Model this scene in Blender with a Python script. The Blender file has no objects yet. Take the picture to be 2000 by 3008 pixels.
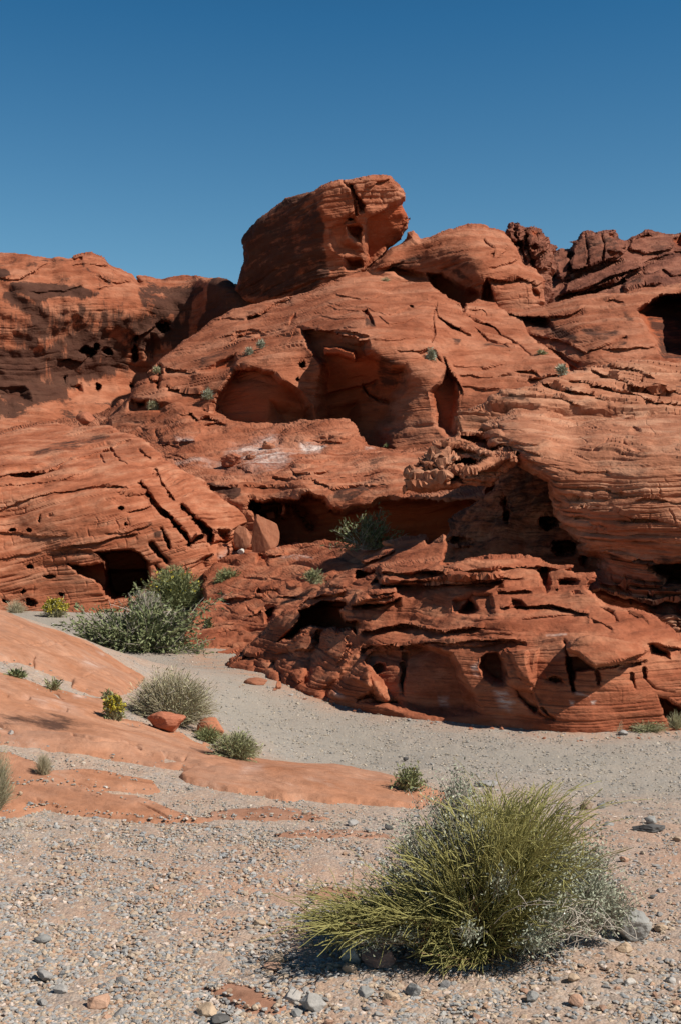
import bpy, math, random
import numpy as np
from mathutils import Vector

random.seed(7)
rng = np.random.default_rng(7)
SC = bpy.context.scene
COL = SC.collection

# ---------------------------------------------------------------- camera, sky, sun
F = 3554.0            # focal length in pixels of the 2000 x 3008 photograph
EYE = 1.6
HZ = 1504.0
CX = 1000.0
cam = bpy.data.cameras.new('camera')
cam.sensor_fit = 'VERTICAL'
cam.sensor_height = 23.7
cam.lens = F / 3008.0 * 23.7
cam.clip_start = 0.05
cam.clip_end = 20000
camo = bpy.data.objects.new('camera', cam)
COL.objects.link(camo)
camo.location = (0, 0, EYE)
camo.rotation_euler = (math.radians(90), 0, 0)
SC.camera = camo

SUN_AZ, SUN_EL = math.radians(113), math.radians(46)   # azimuth clockwise from +Y (view direction)
sdir = Vector((math.sin(SUN_AZ) * math.cos(SUN_EL), math.cos(SUN_AZ) * math.cos(SUN_EL), math.sin(SUN_EL)))
sun = bpy.data.lights.new('sun', 'SUN')
sun.energy = 4.9
sun.angle = math.radians(0.5)
sun.color = (1.0, 0.955, 0.89)
suno = bpy.data.objects.new('sun', sun)
COL.objects.link(suno)
suno.rotation_euler = sdir.to_track_quat('Z', 'Y').to_euler()
suno.location = (20, -10, 30)

W = bpy.data.worlds.new('World')
SC.world = W
W.use_nodes = True
nt = W.node_tree
nt.nodes.clear()
sky = nt.nodes.new('ShaderNodeTexSky')
sky.sky_type = 'NISHITA'
sky.sun_disc = False
sky.sun_elevation = SUN_EL
sky.sun_rotation = SUN_AZ
sky.altitude = 700
sky.air_density = 1.0
sky.dust_density = 0.15
sky.ozone_density = 2.6
bg = nt.nodes.new('ShaderNodeBackground')
bg.inputs['Strength'].default_value = 0.108
hs = nt.nodes.new('ShaderNodeHueSaturation')
hs.inputs['Hue'].default_value = 0.488
hs.inputs['Saturation'].default_value = 1.12
hs.inputs['Value'].default_value = 0.9
wo = nt.nodes.new('ShaderNodeOutputWorld')
nt.links.new(sky.outputs[0], hs.inputs['Color'])
# deep desert sky: darker and bluer with height
tc = nt.nodes.new('ShaderNodeTexCoord'); sp = nt.nodes.new('ShaderNodeSeparateXYZ'); rp = nt.nodes.new('ShaderNodeValToRGB')
nt.links.new(tc.outputs['Generated'], sp.inputs[0]); nt.links.new(sp.outputs['Z'], rp.inputs['Fac'])
while len(rp.color_ramp.elements) < 4: rp.color_ramp.elements.new(0.5)
for el, (p, c) in zip(rp.color_ramp.elements, [(0.0, (0.95, 0.90, 0.82)), (0.22, (0.58, 0.74, 0.77)), (0.38, (0.255, 0.57, 0.71)), (0.60, (0.07, 0.20, 0.30))]):
    el.position = p; el.color = (*c, 1)
mm = nt.nodes.new('ShaderNodeMix'); mm.data_type = 'RGBA'; mm.blend_type = 'MULTIPLY'; mm.inputs[0].default_value = 1.0
nt.links.new(hs.outputs[0], mm.inputs[6]); nt.links.new(rp.outputs[0], mm.inputs[7])
nt.links.new(mm.outputs[2], bg.inputs['Color'])
nt.links.new(bg.outputs[0], wo.inputs['Surface'])
SC.view_settings.view_transform = 'Standard'
SC.view_settings.look = 'None'
SC.view_settings.exposure = 0.33
SC.view_settings.gamma = 1.0
SC.cycles.max_bounces = 6
SC.cycles.diffuse_bounces = 3

# ---------------------------------------------------------------- numpy helpers
_pr = np.random.default_rng(123)
PERM = np.concatenate([_pr.permutation(256)] * 3).astype(np.int32)
GRAD = _pr.normal(size=(256, 3)).astype(np.float32)
GRAD /= np.linalg.norm(GRAD, axis=1)[:, None]
RND1 = _pr.random(4096).astype(np.float32)

def noise(x, y, z=0.0, seed=0):
    x = np.asarray(x, np.float32); y = np.asarray(y, np.float32)
    z = np.asarray(z, np.float32) + np.float32(seed * 17.31)
    x, y, z = np.broadcast_arrays(x, y, z)
    xi = np.floor(x); yi = np.floor(y); zi = np.floor(z)
    fx = x - xi; fy = y - yi; fz = z - zi
    xi = xi.astype(np.int32) & 255; yi = yi.astype(np.int32) & 255; zi = zi.astype(np.int32) & 255
    def fade(t): return t * t * t * (t * (t * 6 - 15) + 10)
    u, v, w = fade(fx), fade(fy), fade(fz)
    def g(dx, dy, dz):
        h = PERM[PERM[PERM[xi + dx] + ((yi + dy) & 255)] + ((zi + dz) & 255)] & 255
        gr = GRAD[h]
        return gr[..., 0] * (fx - dx) + gr[..., 1] * (fy - dy) + gr[..., 2] * (fz - dz)
    def L(a, b, t): return a + (b - a) * t
    x00 = L(g(0, 0, 0), g(1, 0, 0), u); x10 = L(g(0, 1, 0), g(1, 1, 0), u)
    x01 = L(g(0, 0, 1), g(1, 0, 1), u); x11 = L(g(0, 1, 1), g(1, 1, 1), u)
    return L(L(x00, x10, v), L(x01, x11, v), w) * 1.5

def fbm(x, y, z=0.0, octv=4, seed=0, gain=0.5, lac=2.03):
    a, s, f = 1.0, 0.0, 1.0
    for i in range(octv):
        s = s + a * noise(x * f, y * f, np.asarray(z) * f, seed + i * 3)
        a *= gain; f *= lac
    return s

def sstep(a, b, x):
    t = np.clip((x - a) / (b - a), 0, 1)
    return t * t * (3 - 2 * t)

def hash1(i, seed):
    return RND1[(np.asarray(i, np.int64) * 7919 + seed * 613) & 4095]

def layers(s, P, seed, ds=None):
    """hard and soft beds: flat runs with quick steps; returns value, and closeness to a bedding plane, and bed index"""
    k = s / P
    k = k + 0.33 * np.sin(k * 1.7 + seed) + 0.21 * np.sin(k * 0.73 + 2 * seed)
    i = np.floor(k); f = k - i
    h0 = hash1(i, seed); h1 = hash1(i + 1, seed)
    w = np.where(h1 > h0, 0.09, 0.34)          # sharp where the bed above juts out, eased where it draws back
    gw = 0.11
    if ds is not None:                          # no sharper than the mesh can draw
        w = np.maximum(w, np.clip(2.4 * ds / P, 0, 0.9)); gw = np.maximum(0.11, np.clip(1.1 * ds / P, 0, 0.3))
    t = np.clip((f - 1 + w) / w, 0, 1); t = t * t * (3 - 2 * t)
    v = h0 + (h1 - h0) * t
    g = np.exp(-((f - 0.88) / gw) ** 2)
    return v - 0.5 + 0.25 * (1 - (2 * f - 1) ** 2), g, i

def seg_dist(U, V, pts, closed):
    d = np.full(U.shape, 1e9, np.float32)
    n = len(pts)
    for i in range(n if closed else n - 1):
        ax, ay = pts[i]; bx, by = pts[(i + 1) % n]
        dx, dy = bx - ax, by - ay
        l2 = dx * dx + dy * dy + 1e-9
        t = np.clip(((U - ax) * dx + (V - ay) * dy) / l2, 0, 1)
        d = np.minimum(d, np.hypot(U - ax - t * dx, V - ay - t * dy))
    return d

def poly_sdf(U, V, pts):
    """positive inside"""
    U = U.astype(np.float32); V = V.astype(np.float32)
    d = seg_dist(U, V, pts, True)
    ins = np.zeros(U.shape, bool)
    n = len(pts)
    for i in range(n):
        ax, ay = pts[i]; bx, by = pts[(i + 1) % n]
        if ay == by: continue
        c = ((ay > V) != (by > V)) & (U < (bx - ax) * (V - ay) / (by - ay) + ax)
        ins ^= c
    return np.where(ins, d, -d)

class TPS:
    def __init__(self, pts, lam=2e-3, scale=500.0):
        p = np.array(pts, float)
        self.sc = scale
        self.X = p[:, :2] / scale
        n = len(p)
        K = self._k(self.X[:, None, 0] - self.X[None, :, 0], self.X[:, None, 1] - self.X[None, :, 1])
        A = np.zeros((n + 3, n + 3))
        A[:n, :n] = K + lam * np.eye(n)
        A[:n, n] = 1; A[:n, n + 1:] = self.X
        A[n, :n] = 1; A[n + 1:, :n] = self.X.T
        b = np.zeros(n + 3); b[:n] = p[:, 2]
        self.w = np.linalg.solve(A, b)
    def _k(self, dx, dy):
        r2 = dx * dx + dy * dy + 1e-12
        return 0.5 * r2 * np.log(r2)
    def __call__(self, u, v):
        u = np.asarray(u, float) / self.sc; v = np.asarray(v, float) / self.sc
        n = len(self.X)
        r = self.w[n] + self.w[n + 1] * u + self.w[n + 2] * v
        for i in range(n):
            r = r + self.w[i] * self._k(u - self.X[i, 0], v - self.X[i, 1])
        return r

def conv(ox, oy):
    def f(*c):
        return [(ox + c[i] / 2.24, oy + c[i + 1] / 2.24) for i in range(0, len(c), 2)]
    return f
def conv3(ox, oy):
    def f(*c): return [(ox + c[i] / 3.136, oy + c[i + 1] / 3.136) for i in range(0, len(c), 2)]
    return f
def convs(ox, oy, sc):
    def f(*c): return [(ox + c[i] / sc, oy + c[i + 1] / sc) for i in range(0, len(c), 2)]
    return f
X4 = convs(530, 588, 1.568); X5 = convs(530, 1530, 1.0667)
X1 = conv3(1200, 1200); X2 = conv3(650, 1600); X3 = conv3(1500, 1500)
A = conv(0, 650); B = conv(650, 450); C = conv(1300, 600); D = conv(0, 1200); E = conv(600, 1100); FF = conv(1300, 1100)
G = conv(0, 1750); H = conv(600, 1650); I = conv(1300, 1650); J = conv(0, 2300); K = conv(700, 2200); L = conv(1300, 2200)
def Q(*c): return [(c[i], c[i + 1]) for i in range(0, len(c), 2)]

def pt(u, v, Y):
    return np.stack([(u - CX) / F * Y, Y * np.ones_like(u), EYE - (v - HZ) / F * Y], -1)

def mesh_from(name, verts, quads=None, tris=None, smooth=True):
    me = bpy.data.meshes.new(name)
    verts = np.asarray(verts, np.float32)
    me.vertices.add(len(verts))
    me.vertices.foreach_set('co', verts.ravel())
    fl = []; st = []; tot = 0; nf = 0
    if quads is not None and len(quads):
        q = np.asarray(quads, np.int32); fl.append(q.ravel()); st.append(np.arange(len(q)) * 4 + tot); tot += q.size; nf += len(q)
    if tris is not None and len(tris):
        t = np.asarray(tris, np.int32); fl.append(t.ravel()); st.append(np.arange(len(t)) * 3 + tot); tot += t.size; nf += len(t)
    fl = np.concatenate(fl); st = np.concatenate(st).astype(np.int32)
    me.loops.add(tot); me.loops.foreach_set('vertex_index', fl)
    me.polygons.add(nf); me.polygons.foreach_set('loop_start', st)
    me.polygons.foreach_set('use_smooth', np.full(nf, smooth))
    me.update(calc_edges=True)
    return me

def link(name, me, mat=None, parent=None):
    o = bpy.data.objects.new(name, me)
    COL.objects.link(o)
    if mat is not None: me.materials.append(mat)
    if parent is not None: o.parent = parent
    return o

def tag(o, label, cat, group=None):
    o['label'] = label; o['category'] = cat
    if group: o['group'] = group
    return o

def fattr(me, name, vals):
    a = me.attributes.new(name, 'FLOAT', 'POINT')
    a.data.foreach_set('value', np.asarray(vals, np.float32).ravel())

# ---------------------------------------------------------------- materials
class NT:
    def __init__(self, name, rough=0.9):
        self.m = bpy.data.materials.new(name); self.m.use_nodes = True
        self.t = self.m.node_tree
        self.b = self.t.nodes['Principled BSDF']
        self.b.inputs['Roughness'].default_value = rough
        self.b.inputs['Specular IOR Level'].default_value = 0.15
    def n(self, typ, **kw):
        nd = self.t.nodes.new(typ)
        for k, v in kw.items(): setattr(nd, k, v)
        return nd
    def l(self, a, b): self.t.links.new(a, b)
    def pos(self, scale=(1, 1, 1)):
        g = self.n('ShaderNodeNewGeometry'); mp = self.n('ShaderNodeMapping')
        self.l(g.outputs['Position'], mp.inputs['Vector']); mp.inputs['Scale'].default_value = scale
        return mp.outputs[0]
    def noise(self, vec, scale, detail=4, rough=0.55):
        x = self.n('ShaderNodeTexNoise'); x.inputs['Scale'].default_value = scale; x.inputs['Detail'].default_value = detail
        x.inputs['Roughness'].default_value = rough
        self.l(vec, x.inputs['Vector']); return x.outputs['Fac']
    def ramp(self, fac, stops):
        r = self.n('ShaderNodeValToRGB'); e = r.color_ramp.elements
        while len(e) < len(stops): e.new(0.5)
        for el, (p, c) in zip(e, stops):
            el.position = p; el.color = (*c, 1) if len(c) == 3 else c
        self.l(fac, r.inputs['Fac']); return r.outputs['Color']
    def math(self, op, a, b=None, clamp=False):
        x = self.n('ShaderNodeMath', operation=op); x.use_clamp = clamp
        for i, s in enumerate((a, b)):
            if s is None: continue
            if isinstance(s, (int, float)): x.inputs[i].default_value = s
            else: self.l(s, x.inputs[i])
        return x.outputs[0]
    def mix(self, fac, a, b, mode='MIX'):
        x = self.n('ShaderNodeMix', data_type='RGBA', blend_type=mode)
        for sock, s in ((x.inputs[0], fac), (x.inputs[6], a), (x.inputs[7], b)):
            if isinstance(s, (int, float)): sock.default_value = s
            elif isinstance(s, tuple): sock.default_value = (*s, 1)
            else: self.l(s, sock)
        return x.outputs[2]
    def attr(self, name, out='Fac'):
        a = self.n('ShaderNodeAttribute'); a.attribute_name = name
        return a.outputs[out]
    def base(self, c): self.l(c, self.b.inputs['Base Color'])
    def bump(self, h, strength, dist):
        b = self.n('ShaderNodeBump'); b.inputs['Strength'].default_value = strength; b.inputs['Distance'].default_value = dist
        self.l(h, b.inputs['Height']); self.l(b.outputs[0], self.b.inputs['Normal'])

def sandstone(name, lo, mid, hi, sc=1.0, bump=0.5, bumpd=0.02, zs=4.0, varn_shade=(0.036, 0.0185, 0.0135), lam=1.0, streak=False, mott=0.0):
    m = NT(name, 0.92)
    p = m.pos()
    sx = m.n('ShaderNodeSeparateXYZ'); m.l(p, sx.inputs[0])
    cb = m.n('ShaderNodeCombineXYZ')
    m.l(sx.outputs[0], cb.inputs[0]); m.l(sx.outputs[1], cb.inputs[1]); m.l(m.math('MULTIPLY', m.attr('bed'), 6.0), cb.inputs[2])
    bedv = cb.outputs[0]                    # coordinates that follow the bedding
    n1 = m.noise(bedv, 0.9 * sc, 6, 0.62)
    n2 = m.noise(p, 7 * sc, 6, 0.68)
    n3 = m.noise(bedv, 4.5 * sc, 5, 0.65)
    c = m.ramp(n1, [(0.36, lo), (0.5, mid), (0.63, hi)])
    g = m.ramp(n2, [(0.3, (0.78, 0.77, 0.76)), (0.7, (1.14, 1.13, 1.12))])
    c = m.mix(1.0, c, g, 'MULTIPLY')
    g3 = m.ramp(n3, [(0.30, (0.80, 0.76, 0.74)), (0.46, (1, 1, 1)), (0.72, (1.08, 1.10, 1.12))])
    c = m.mix(0.8, c, g3, 'MULTIPLY')
    if mott:                                # dust and lichen mottling of the trodden slabs
        mn = m.ramp(m.noise(p, 1.7, 8, 0.74), [(0.45, (0, 0, 0)), (0.66, (1, 1, 1))])
        c = m.mix(m.math('MULTIPLY', mn, mott), c, (0.27, 0.155, 0.108))
        mn2 = m.ramp(m.noise(bedv, 2.4, 8, 0.76), [(0.56, (0, 0, 0)), (0.70, (1, 1, 1))])
        c = m.mix(m.math('MULTIPLY', mn2, mott), c, (0.50, 0.33, 0.245))
    # hollows are tinted redder: warm bounce light painted into the rock colour
    c = m.mix(m.math('MULTIPLY', m.attr('bounce_red'), 0.75), c, (0.33, 0.075, 0.026))
    # white mineral crust
    wn = m.noise(bedv, 3.2 * sc, 7, 0.75)
    w = m.math('MULTIPLY', m.attr('white'), m.ramp(wn, [(0.40, (0, 0, 0)), (0.58, (1, 1, 1))]))
    c = m.mix(w, c, (0.62, 0.50, 0.43))
    # desert varnish, in places painted shade: broken along beds, streaked down faces
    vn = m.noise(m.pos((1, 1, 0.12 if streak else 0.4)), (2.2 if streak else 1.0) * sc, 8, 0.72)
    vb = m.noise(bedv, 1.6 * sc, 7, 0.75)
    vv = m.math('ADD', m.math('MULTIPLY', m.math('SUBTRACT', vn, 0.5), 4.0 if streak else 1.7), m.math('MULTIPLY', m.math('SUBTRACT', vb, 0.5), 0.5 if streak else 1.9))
    vv = m.math('ADD', m.attr('varn_shade'), vv)
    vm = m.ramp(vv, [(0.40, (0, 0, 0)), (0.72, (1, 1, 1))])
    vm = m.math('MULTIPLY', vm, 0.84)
    c = m.mix(vm, c, varn_shade)
    m.base(c)
    b1 = m.noise(m.pos((1, 1, 1.6)), 18 * sc, 7, 0.72)
    b2 = m.noise(bedv, 9 * sc, 6, 0.7)
    m.bump(m.math('ADD', b1, m.math('MULTIPLY', b2, 1.3 * lam)), bump, bumpd)
    return m.m

M = {}
M['red'] = sandstone('red_sandstone', (0.252, 0.074, 0.033), (0.350, 0.119, 0.059), (0.421, 0.180, 0.100))
M['far'] = sandstone('far_red_sandstone', (0.234, 0.067, 0.030), (0.328, 0.112, 0.056), (0.398, 0.162, 0.090), sc=0.4, bump=0.6, bumpd=0.07)
M['dark'] = sandstone('brown_red_sandstone', (0.119, 0.041, 0.025), (0.199, 0.071, 0.042), (0.281, 0.115, 0.070), sc=0.4, bump=0.6, bumpd=0.07)
M['bee'] = sandstone('pale_red_sandstone', (0.279, 0.100, 0.050), (0.376, 0.154, 0.083), (0.444, 0.217, 0.128), sc=1.3, bump=0.6, bumpd=0.02)
M['wall'] = sandstone('deep_red_sandstone', (0.233, 0.065, 0.029), (0.328, 0.104, 0.050), (0.400, 0.157, 0.082), sc=1.2, bump=0.55, bumpd=0.018)
M['slick'] = sandstone('smooth_slickrock', (0.363, 0.155, 0.080), (0.413, 0.191, 0.107), (0.445, 0.226, 0.137), sc=1.3, bump=0.8, bumpd=0.012, lam=0.6, mott=0.42)
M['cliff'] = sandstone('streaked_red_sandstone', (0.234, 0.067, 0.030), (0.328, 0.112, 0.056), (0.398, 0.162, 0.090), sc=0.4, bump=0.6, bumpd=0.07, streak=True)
M['dusty'] = sandstone('dusty_flat_rock', (0.30, 0.145, 0.088), (0.36, 0.190, 0.122), (0.40, 0.235, 0.160), sc=1.6, bump=0.5, bumpd=0.008)
# ---------------------------------------------------------------- relief rocks
ZB_S = 4
ZB = np.full((3200 // ZB_S, 2400 // ZB_S), 1e9, np.float32)     # what stands nearest along each direction, for setting plants and stones down
def zb_put(u, v, Y):
    i = ((v + 50) / ZB_S).astype(int); j = ((u + 200) / ZB_S).astype(int)
    ok = (i >= 0) & (i < ZB.shape[0]) & (j >= 0) & (j < ZB.shape[1])
    np.minimum.at(ZB, (i[ok], j[ok]), Y[ok].astype(np.float32))
def zb_get(u, v):
    i = int((v + 50) / ZB_S); j = int((u + 200) / ZB_S)
    if not (0 <= i < ZB.shape[0] and 0 <= j < ZB.shape[1]): return 1e9
    w = ZB[max(0, i - 1):i + 2, max(0, j - 1):j + 2]
    return float(np.median(w))

def apply_feats(U, V, feats, out):
    for ft in feats:
        k = ft[0]
        if k == 'pit':
            _, u, v, ru, rv, dep = ft[:6]
            r = 1.6
            m = (abs(U - u) < ru * r) & (abs(V - v) < rv * r)
            if not m.any(): continue
            q = np.hypot((U[m] - u) / ru, (V[m] - v) / rv) + 0.30 * fbm(U[m] / 13, V[m] / 9, u, 3, 91)
            out['off'][m] += dep * (1 - sstep(0.55, 1.15, q))
            out['smooth'][m] = np.maximum(out['smooth'][m], 1 - sstep(0.8, 1.1, q))
            continue
        pts = ft[1]
        pu = [p[0] for p in pts]; pv = [p[1] for p in pts]
        mg = 60
        if k == 'crack': mg = ft[2] * 4
        if k == 'ledge': mg = ft[3] * 5
        m = (U > min(pu) - mg) & (U < max(pu) + mg) & (V > min(pv) - mg) & (V < max(pv) + mg)
        if not m.any(): continue
        u, v = U[m], V[m]
        if k in ('carve', 'varn_shade', 'white', 'smooth', 'rough'):
            s = poly_sdf(u, v, pts)
        if k == 'carve':
            dep, edge = ft[2], ft[3]
            rel = np.clip((v - min(pv)) / (max(pv) - min(pv) + 1e-6), 0, 1)
            ed = edge * (1 + (2.6 * rel ** 1.5 if dep > 0.25 else 0))   # crisp roof, easier sides and floor
            t = sstep(0, ed, s) * dep
            if len(ft) > 4:               # fades out towards the floor
                b, fl = ft[4], ft[5]
                t = t * sstep(b, b - fl, v)
            if dep > 0 and (len(ft) <= 6):
                out['smooth'][m] = np.maximum(out['smooth'][m], 0.5 * sstep(0, edge, s))
            if dep > 0.45: out['bounce_red'][m] = np.maximum(out['bounce_red'][m], np.clip(t / dep, 0, 1) ** 2)
            out['off'][m] += t
        elif k == 'crack':
            d = seg_dist(u, v, pts, False)
            out['off'][m] += ft[3] * np.exp(-(d / ft[2]) ** 2)
        elif k == 'ledge':                # a lip with the rock drawn back beneath it
            o = np.argsort(pu)
            lv = np.interp(u, np.array(pu)[o], np.array(pv)[o])
            dv = v - lv
            a = sstep(min(pu) - 6, min(pu) + 14, u) * (1 - sstep(max(pu) - 14, max(pu) + 6, u))
            out['off'][m] += np.where(dv > 0, sstep(0, 5, dv) * np.exp(-np.clip(dv, 0, None) / ft[3]), 0) * ft[2] * a
            lip = np.where(dv <= 0, np.exp(dv / 10.0), 0) * ft[2] * 0.25 * a
            out['off'][m] -= lip
        else:
            e = ft[3]
            t = sstep(-e * 0.5, e, s) * ft[2]
            out[k][m] = np.maximum(out[k][m], t) if ft[2] > 0 else out[k][m] + t

def rock(name, label, cat, outline, ctrl, mat, feats=(), dip=(0.0, 0.0), P=0.2, amp=0.06, joint=0.5, rough=0.05, rs=1.0,
         step=2.2, rim=(25, 1.0), thick=3.0, jit=4.0, warp=4.0, seed=1, curl=0.3, base_varn_shade=0.0, smax=None, block=0.0, groove=0.5, lump=0.0, group=None):
    # formations cut by the picture's sides go on beyond it
    def ext(u): return u + 430 if u >= 2040 else (u - 430 if u <= -140 else u)
    outline = [(ext(p[0]), p[1]) for p in outline]
    def more(c): return list(c) + [(p[0] + 430, p[1], p[2] + 0.4) for p in c if p[0] >= 2040] + [(p[0] - 430, p[1], p[2] + 0.4) for p in c if p[0] <= -140]
    ctrl = [more(c) for c in ctrl] if isinstance(ctrl[0], list) else more(ctrl)
    us = [p[0] for p in outline]; vs = [p[1] for p in outline]
    u0, u1, v0, v1 = max(min(us) - 8, -700), min(max(us) + 8, 2600), min(vs) - 8, max(vs) + 8
    u = np.arange(u0, u1, step); v = np.arange(v0, v1, step)
    U, V = np.meshgrid(u, v)
    jn = jit * (fbm(U / 45, V / 45, seed, 4, seed, 0.5))
    sdf = poly_sdf(U, V, outline) + jn
    # boundary: pull the first outside ring on to the outline
    gu = np.gradient(sdf, axis=1) / step; gv = np.gradient(sdf, axis=0) / step
    keep = sdf > -step * 1.05
    bnd = keep & (sdf < 0)
    U = U.copy(); V = V.copy()
    U[bnd] -= (sdf * gu)[bnd]; V[bnd] -= (sdf * gv)[bnd]
    sd = np.clip(sdf, 0, None)
    if isinstance(ctrl[0], list):
        fs = [TPS(c)(U, V) for c in ctrl]
        k = smax or 4.0
        Y = np.log(sum(np.exp(k * (f - fs[0])) for f in fs)) / k + fs[0]
    else:
        Y = TPS(ctrl)(U, V)
    px = float(np.median(Y[keep])) / F          # metres per photo pixel
    out = {q: np.zeros(U.shape) for q in ('off', 'varn_shade', 'white', 'smooth', 'rough', 'bounce_red')}
    wu = U + warp * fbm(U / 38, V / 38, 3.3, 3, seed + 5, 0.5)
    wv = V + warp * 0.8 * fbm(U / 38, V / 38, 9.1, 3, seed + 6, 0.5)
    apply_feats(wu, wv, feats, out)
    t = np.clip(1 - sd / rim[0], 0, 1)
    Y = Y + rim[1] * (1 - np.sqrt(1 - 0.985 * t * t))
    if lump:
        Y = Y + lump * fbm(U * px / 1.6, V * px / 1.6, seed * 3.1, 3, seed + 31)
    Y0 = Y + out['off']
    Pp = pt(U, V, Y0)
    du = np.gradient(Pp, axis=1); dv = np.gradient(Pp, axis=0)
    # soften the base normal a little so that detail does not fold over itself
    N = np.cross(dv, du)
    N /= np.linalg.norm(N, axis=-1, keepdims=True) + 1e-12
    cd = pt(U, V, np.ones_like(U)) - np.array([0, 0, EYE])
    flip = (N * cd).sum(-1) > 0
    N[flip] *= -1
    x, y, z = Pp[..., 0], Pp[..., 1], Pp[..., 2]
    s = z - dip[0] * x - dip[1] * y
    s = s + curl * P * 6 * fbm(x / (P * 30), y / (P * 30), z / (P * 30), 3, seed + 11)
    am = np.clip(0.75 + 0.9 * fbm(x / (P * 14), y / (P * 14), z / (P * 8), 3, seed + 13), 0.12, 1.7)
    # beds too thin for the mesh to carry where a face is seen edge-on are left out
    ds = np.maximum(np.abs(np.gradient(s, axis=1)), np.abs(np.gradient(s, axis=0)))
    def carry(p): return 1 - sstep(0.14, 0.34, ds / p)
    l1, g1, i1 = layers(s, P, seed, ds)
    l2, g2, i2 = layers(s + 0.02 * P * noise(x / P, y / P, z / P, seed), P * 0.41, seed + 1, ds)
    l3, g3, i3 = layers(s, P * 2.7, seed + 2, ds)
    brk = sstep(0.25, 0.75, 0.5 + 1.4 * noise(x / (P * 5), y / (P * 5), z / (P * 1.2), seed + 21))
    brk2 = sstep(0.3, 0.8, 0.5 + 1.3 * noise(x / (P * 7), y / (P * 7), z / (P * 1.5), seed + 22))
    steep = np.clip(1.35 - 1.5 * np.abs(N[..., 2]), 0.08, 1)      # joints open on steep faces
    c1, c2, c3 = carry(P), carry(P * 0.41), carry(P * 2.7)
    st = am * amp * (l1 * c1 + 0.42 * l2 * c2 + 0.55 * l3 * c3 - groove * (1.3 * g1 * brk * c1 + 0.7 * g2 * brk2 * c2 + 0.9 * g3 * brk * c3))
    if joint:
        q = x + 0.35 * y + 0.15 * z + 0.5 * P * noise(x / P / 2, y / P / 2, z / P / 2, seed + 4)
        qq = q / (P * 1.5) + hash1(i1, seed + 7) * 5
        fq = qq - np.floor(qq)
        jb = np.clip(-0.1 + 2.0 * noise(x / (P * 4), y / (P * 4), z / (P * 2), seed + 9), 0, 1)
        st = st - joint * amp * jb * steep * c1 * np.exp(-((fq - 0.5) / 0.09) ** 2)
    rg = rough * fbm(x / rs, y / rs, z / rs * 1.3, 5, seed + 17, 0.52)
    if block:                              # broken blocks: terraced noise
        bn = fbm(x / rs * 0.9, y / rs * 0.9, z / rs * 1.2, 3, seed + 19) * 4
        bi = np.floor(bn); bf = bn - bi
        rg = rg + block * (bi + sstep(0.6, 1.0, bf)) * 0.5
    sm = np.clip(out['smooth'], 0, 1)
    st = st * 1.15
    d = st * (1 - 0.8 * sm) * (1 + out['rough']) + rg * (1 - 0.45 * sm)
    Pf = Pp + N * d[..., None]
    # back of the rock, along the same directions so that nothing shows beyond the outline
    tb = thick * np.sqrt(np.clip(sd / (thick / px * 0.5), 0, 1))
    Pb = pt(U, V, Y + np.maximum(out['off'].clip(0, None), 0) + tb + 0.5 * (tb > 0))
    idx = np.full(U.shape, -1, np.int64)
    n = int(keep.sum()); idx[keep] = np.arange(n)
    a, b, c, e = idx[:-1, :-1], idx[:-1, 1:], idx[1:, 1:], idx[1:, :-1]
    ok = (a >= 0) & (b >= 0) & (c >= 0) & (e >= 0)
    q1 = np.stack([a[ok], e[ok], c[ok], b[ok]], -1)
    # coarse back: every 4th cell would leave gaps at the rim, so the back shares the rim vertices
    used = np.zeros(n, bool); used[q1.ravel()] = True
    cnt = np.zeros(n, int); np.add.at(cnt, q1.ravel(), 1)
    rimv = used & (cnt < 4)
    idb = np.arange(n).copy(); inner = used & ~rimv
    idb[inner] = n + np.arange(inner.sum())
    q2 = idb[q1[:, ::-1]]
    verts = np.concatenate([Pf[keep], Pb[keep][inner]])
    remap = -np.ones(len(verts), np.int64)
    allu = np.concatenate([used, np.ones(inner.sum(), bool)])
    remap[allu] = np.arange(allu.sum())
    me = mesh_from(name, verts[allu], remap[np.concatenate([q1, q2])], smooth=False)
    def both(f): 
        f = f[keep]; return np.concatenate([f, f[inner]])[allu]
    fattr(me, 'varn_shade', both(out['varn_shade'] + base_varn_shade)); fattr(me, 'white', both(out['white'])); fattr(me, 'bed', both(s)); fattr(me, 'bounce_red', both(out['bounce_red']))
    o = link(name, me, mat)
    o['kind'] = 'thing'
    tag(o, label, cat, group)
    zb_put(U[keep], V[keep], Pf[keep][:, 1])
    return o
# ---------------------------------------------------------------- ground
def gp(u, v, z):
    Y = (EYE - z) * F / (v - HZ)
    return ((u - CX) / F * Y, Y, z)
_gc = [gp(*a) for a in [
    (-600, 3008, .05), (0, 3008, 0), (1000, 3008, 0), (2000, 3008, 0), (2600, 3008, 0), (0, 2700, 0.02), (1000, 2700, 0), (2000, 2700, 0),
    (0, 2420, .03), (600, 2420, 0), (1200, 2420, -.03), (2000, 2440, -.07), (2700, 2440, -.07), (1300, 2340, -.18), (2000, 2300, -.40), (2600, 2300, -.42), (1300, 2240, -.40),
    (1600, 2250, -.42), (2000, 2150, -.5), (1300, 2105, -.5), (700, 1962, -.5), (600, 1900, -.5), (900, 2180, -.5), (780, 2120, -.5), (1000, 2250, -.42),
    (2600, 2150, -.5), (150, 1830, -.45), (60, 1815, -.4), (0, 2200, .17), (-500, 2200, .3), (250, 2200, .13), (500, 2240, .06), (0, 2000, .36), (200, 2000, .27),
    (380, 2090, .10), (0, 1800, .5), (-500, 1800, .8), (220, 1870, .30), (420, 1990, -.10), (320, 1930, .10), (560, 2130, -.08), (700, 2217, -.12), (900, 2260, -.14), (1250, 2318, -.14)]]
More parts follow.
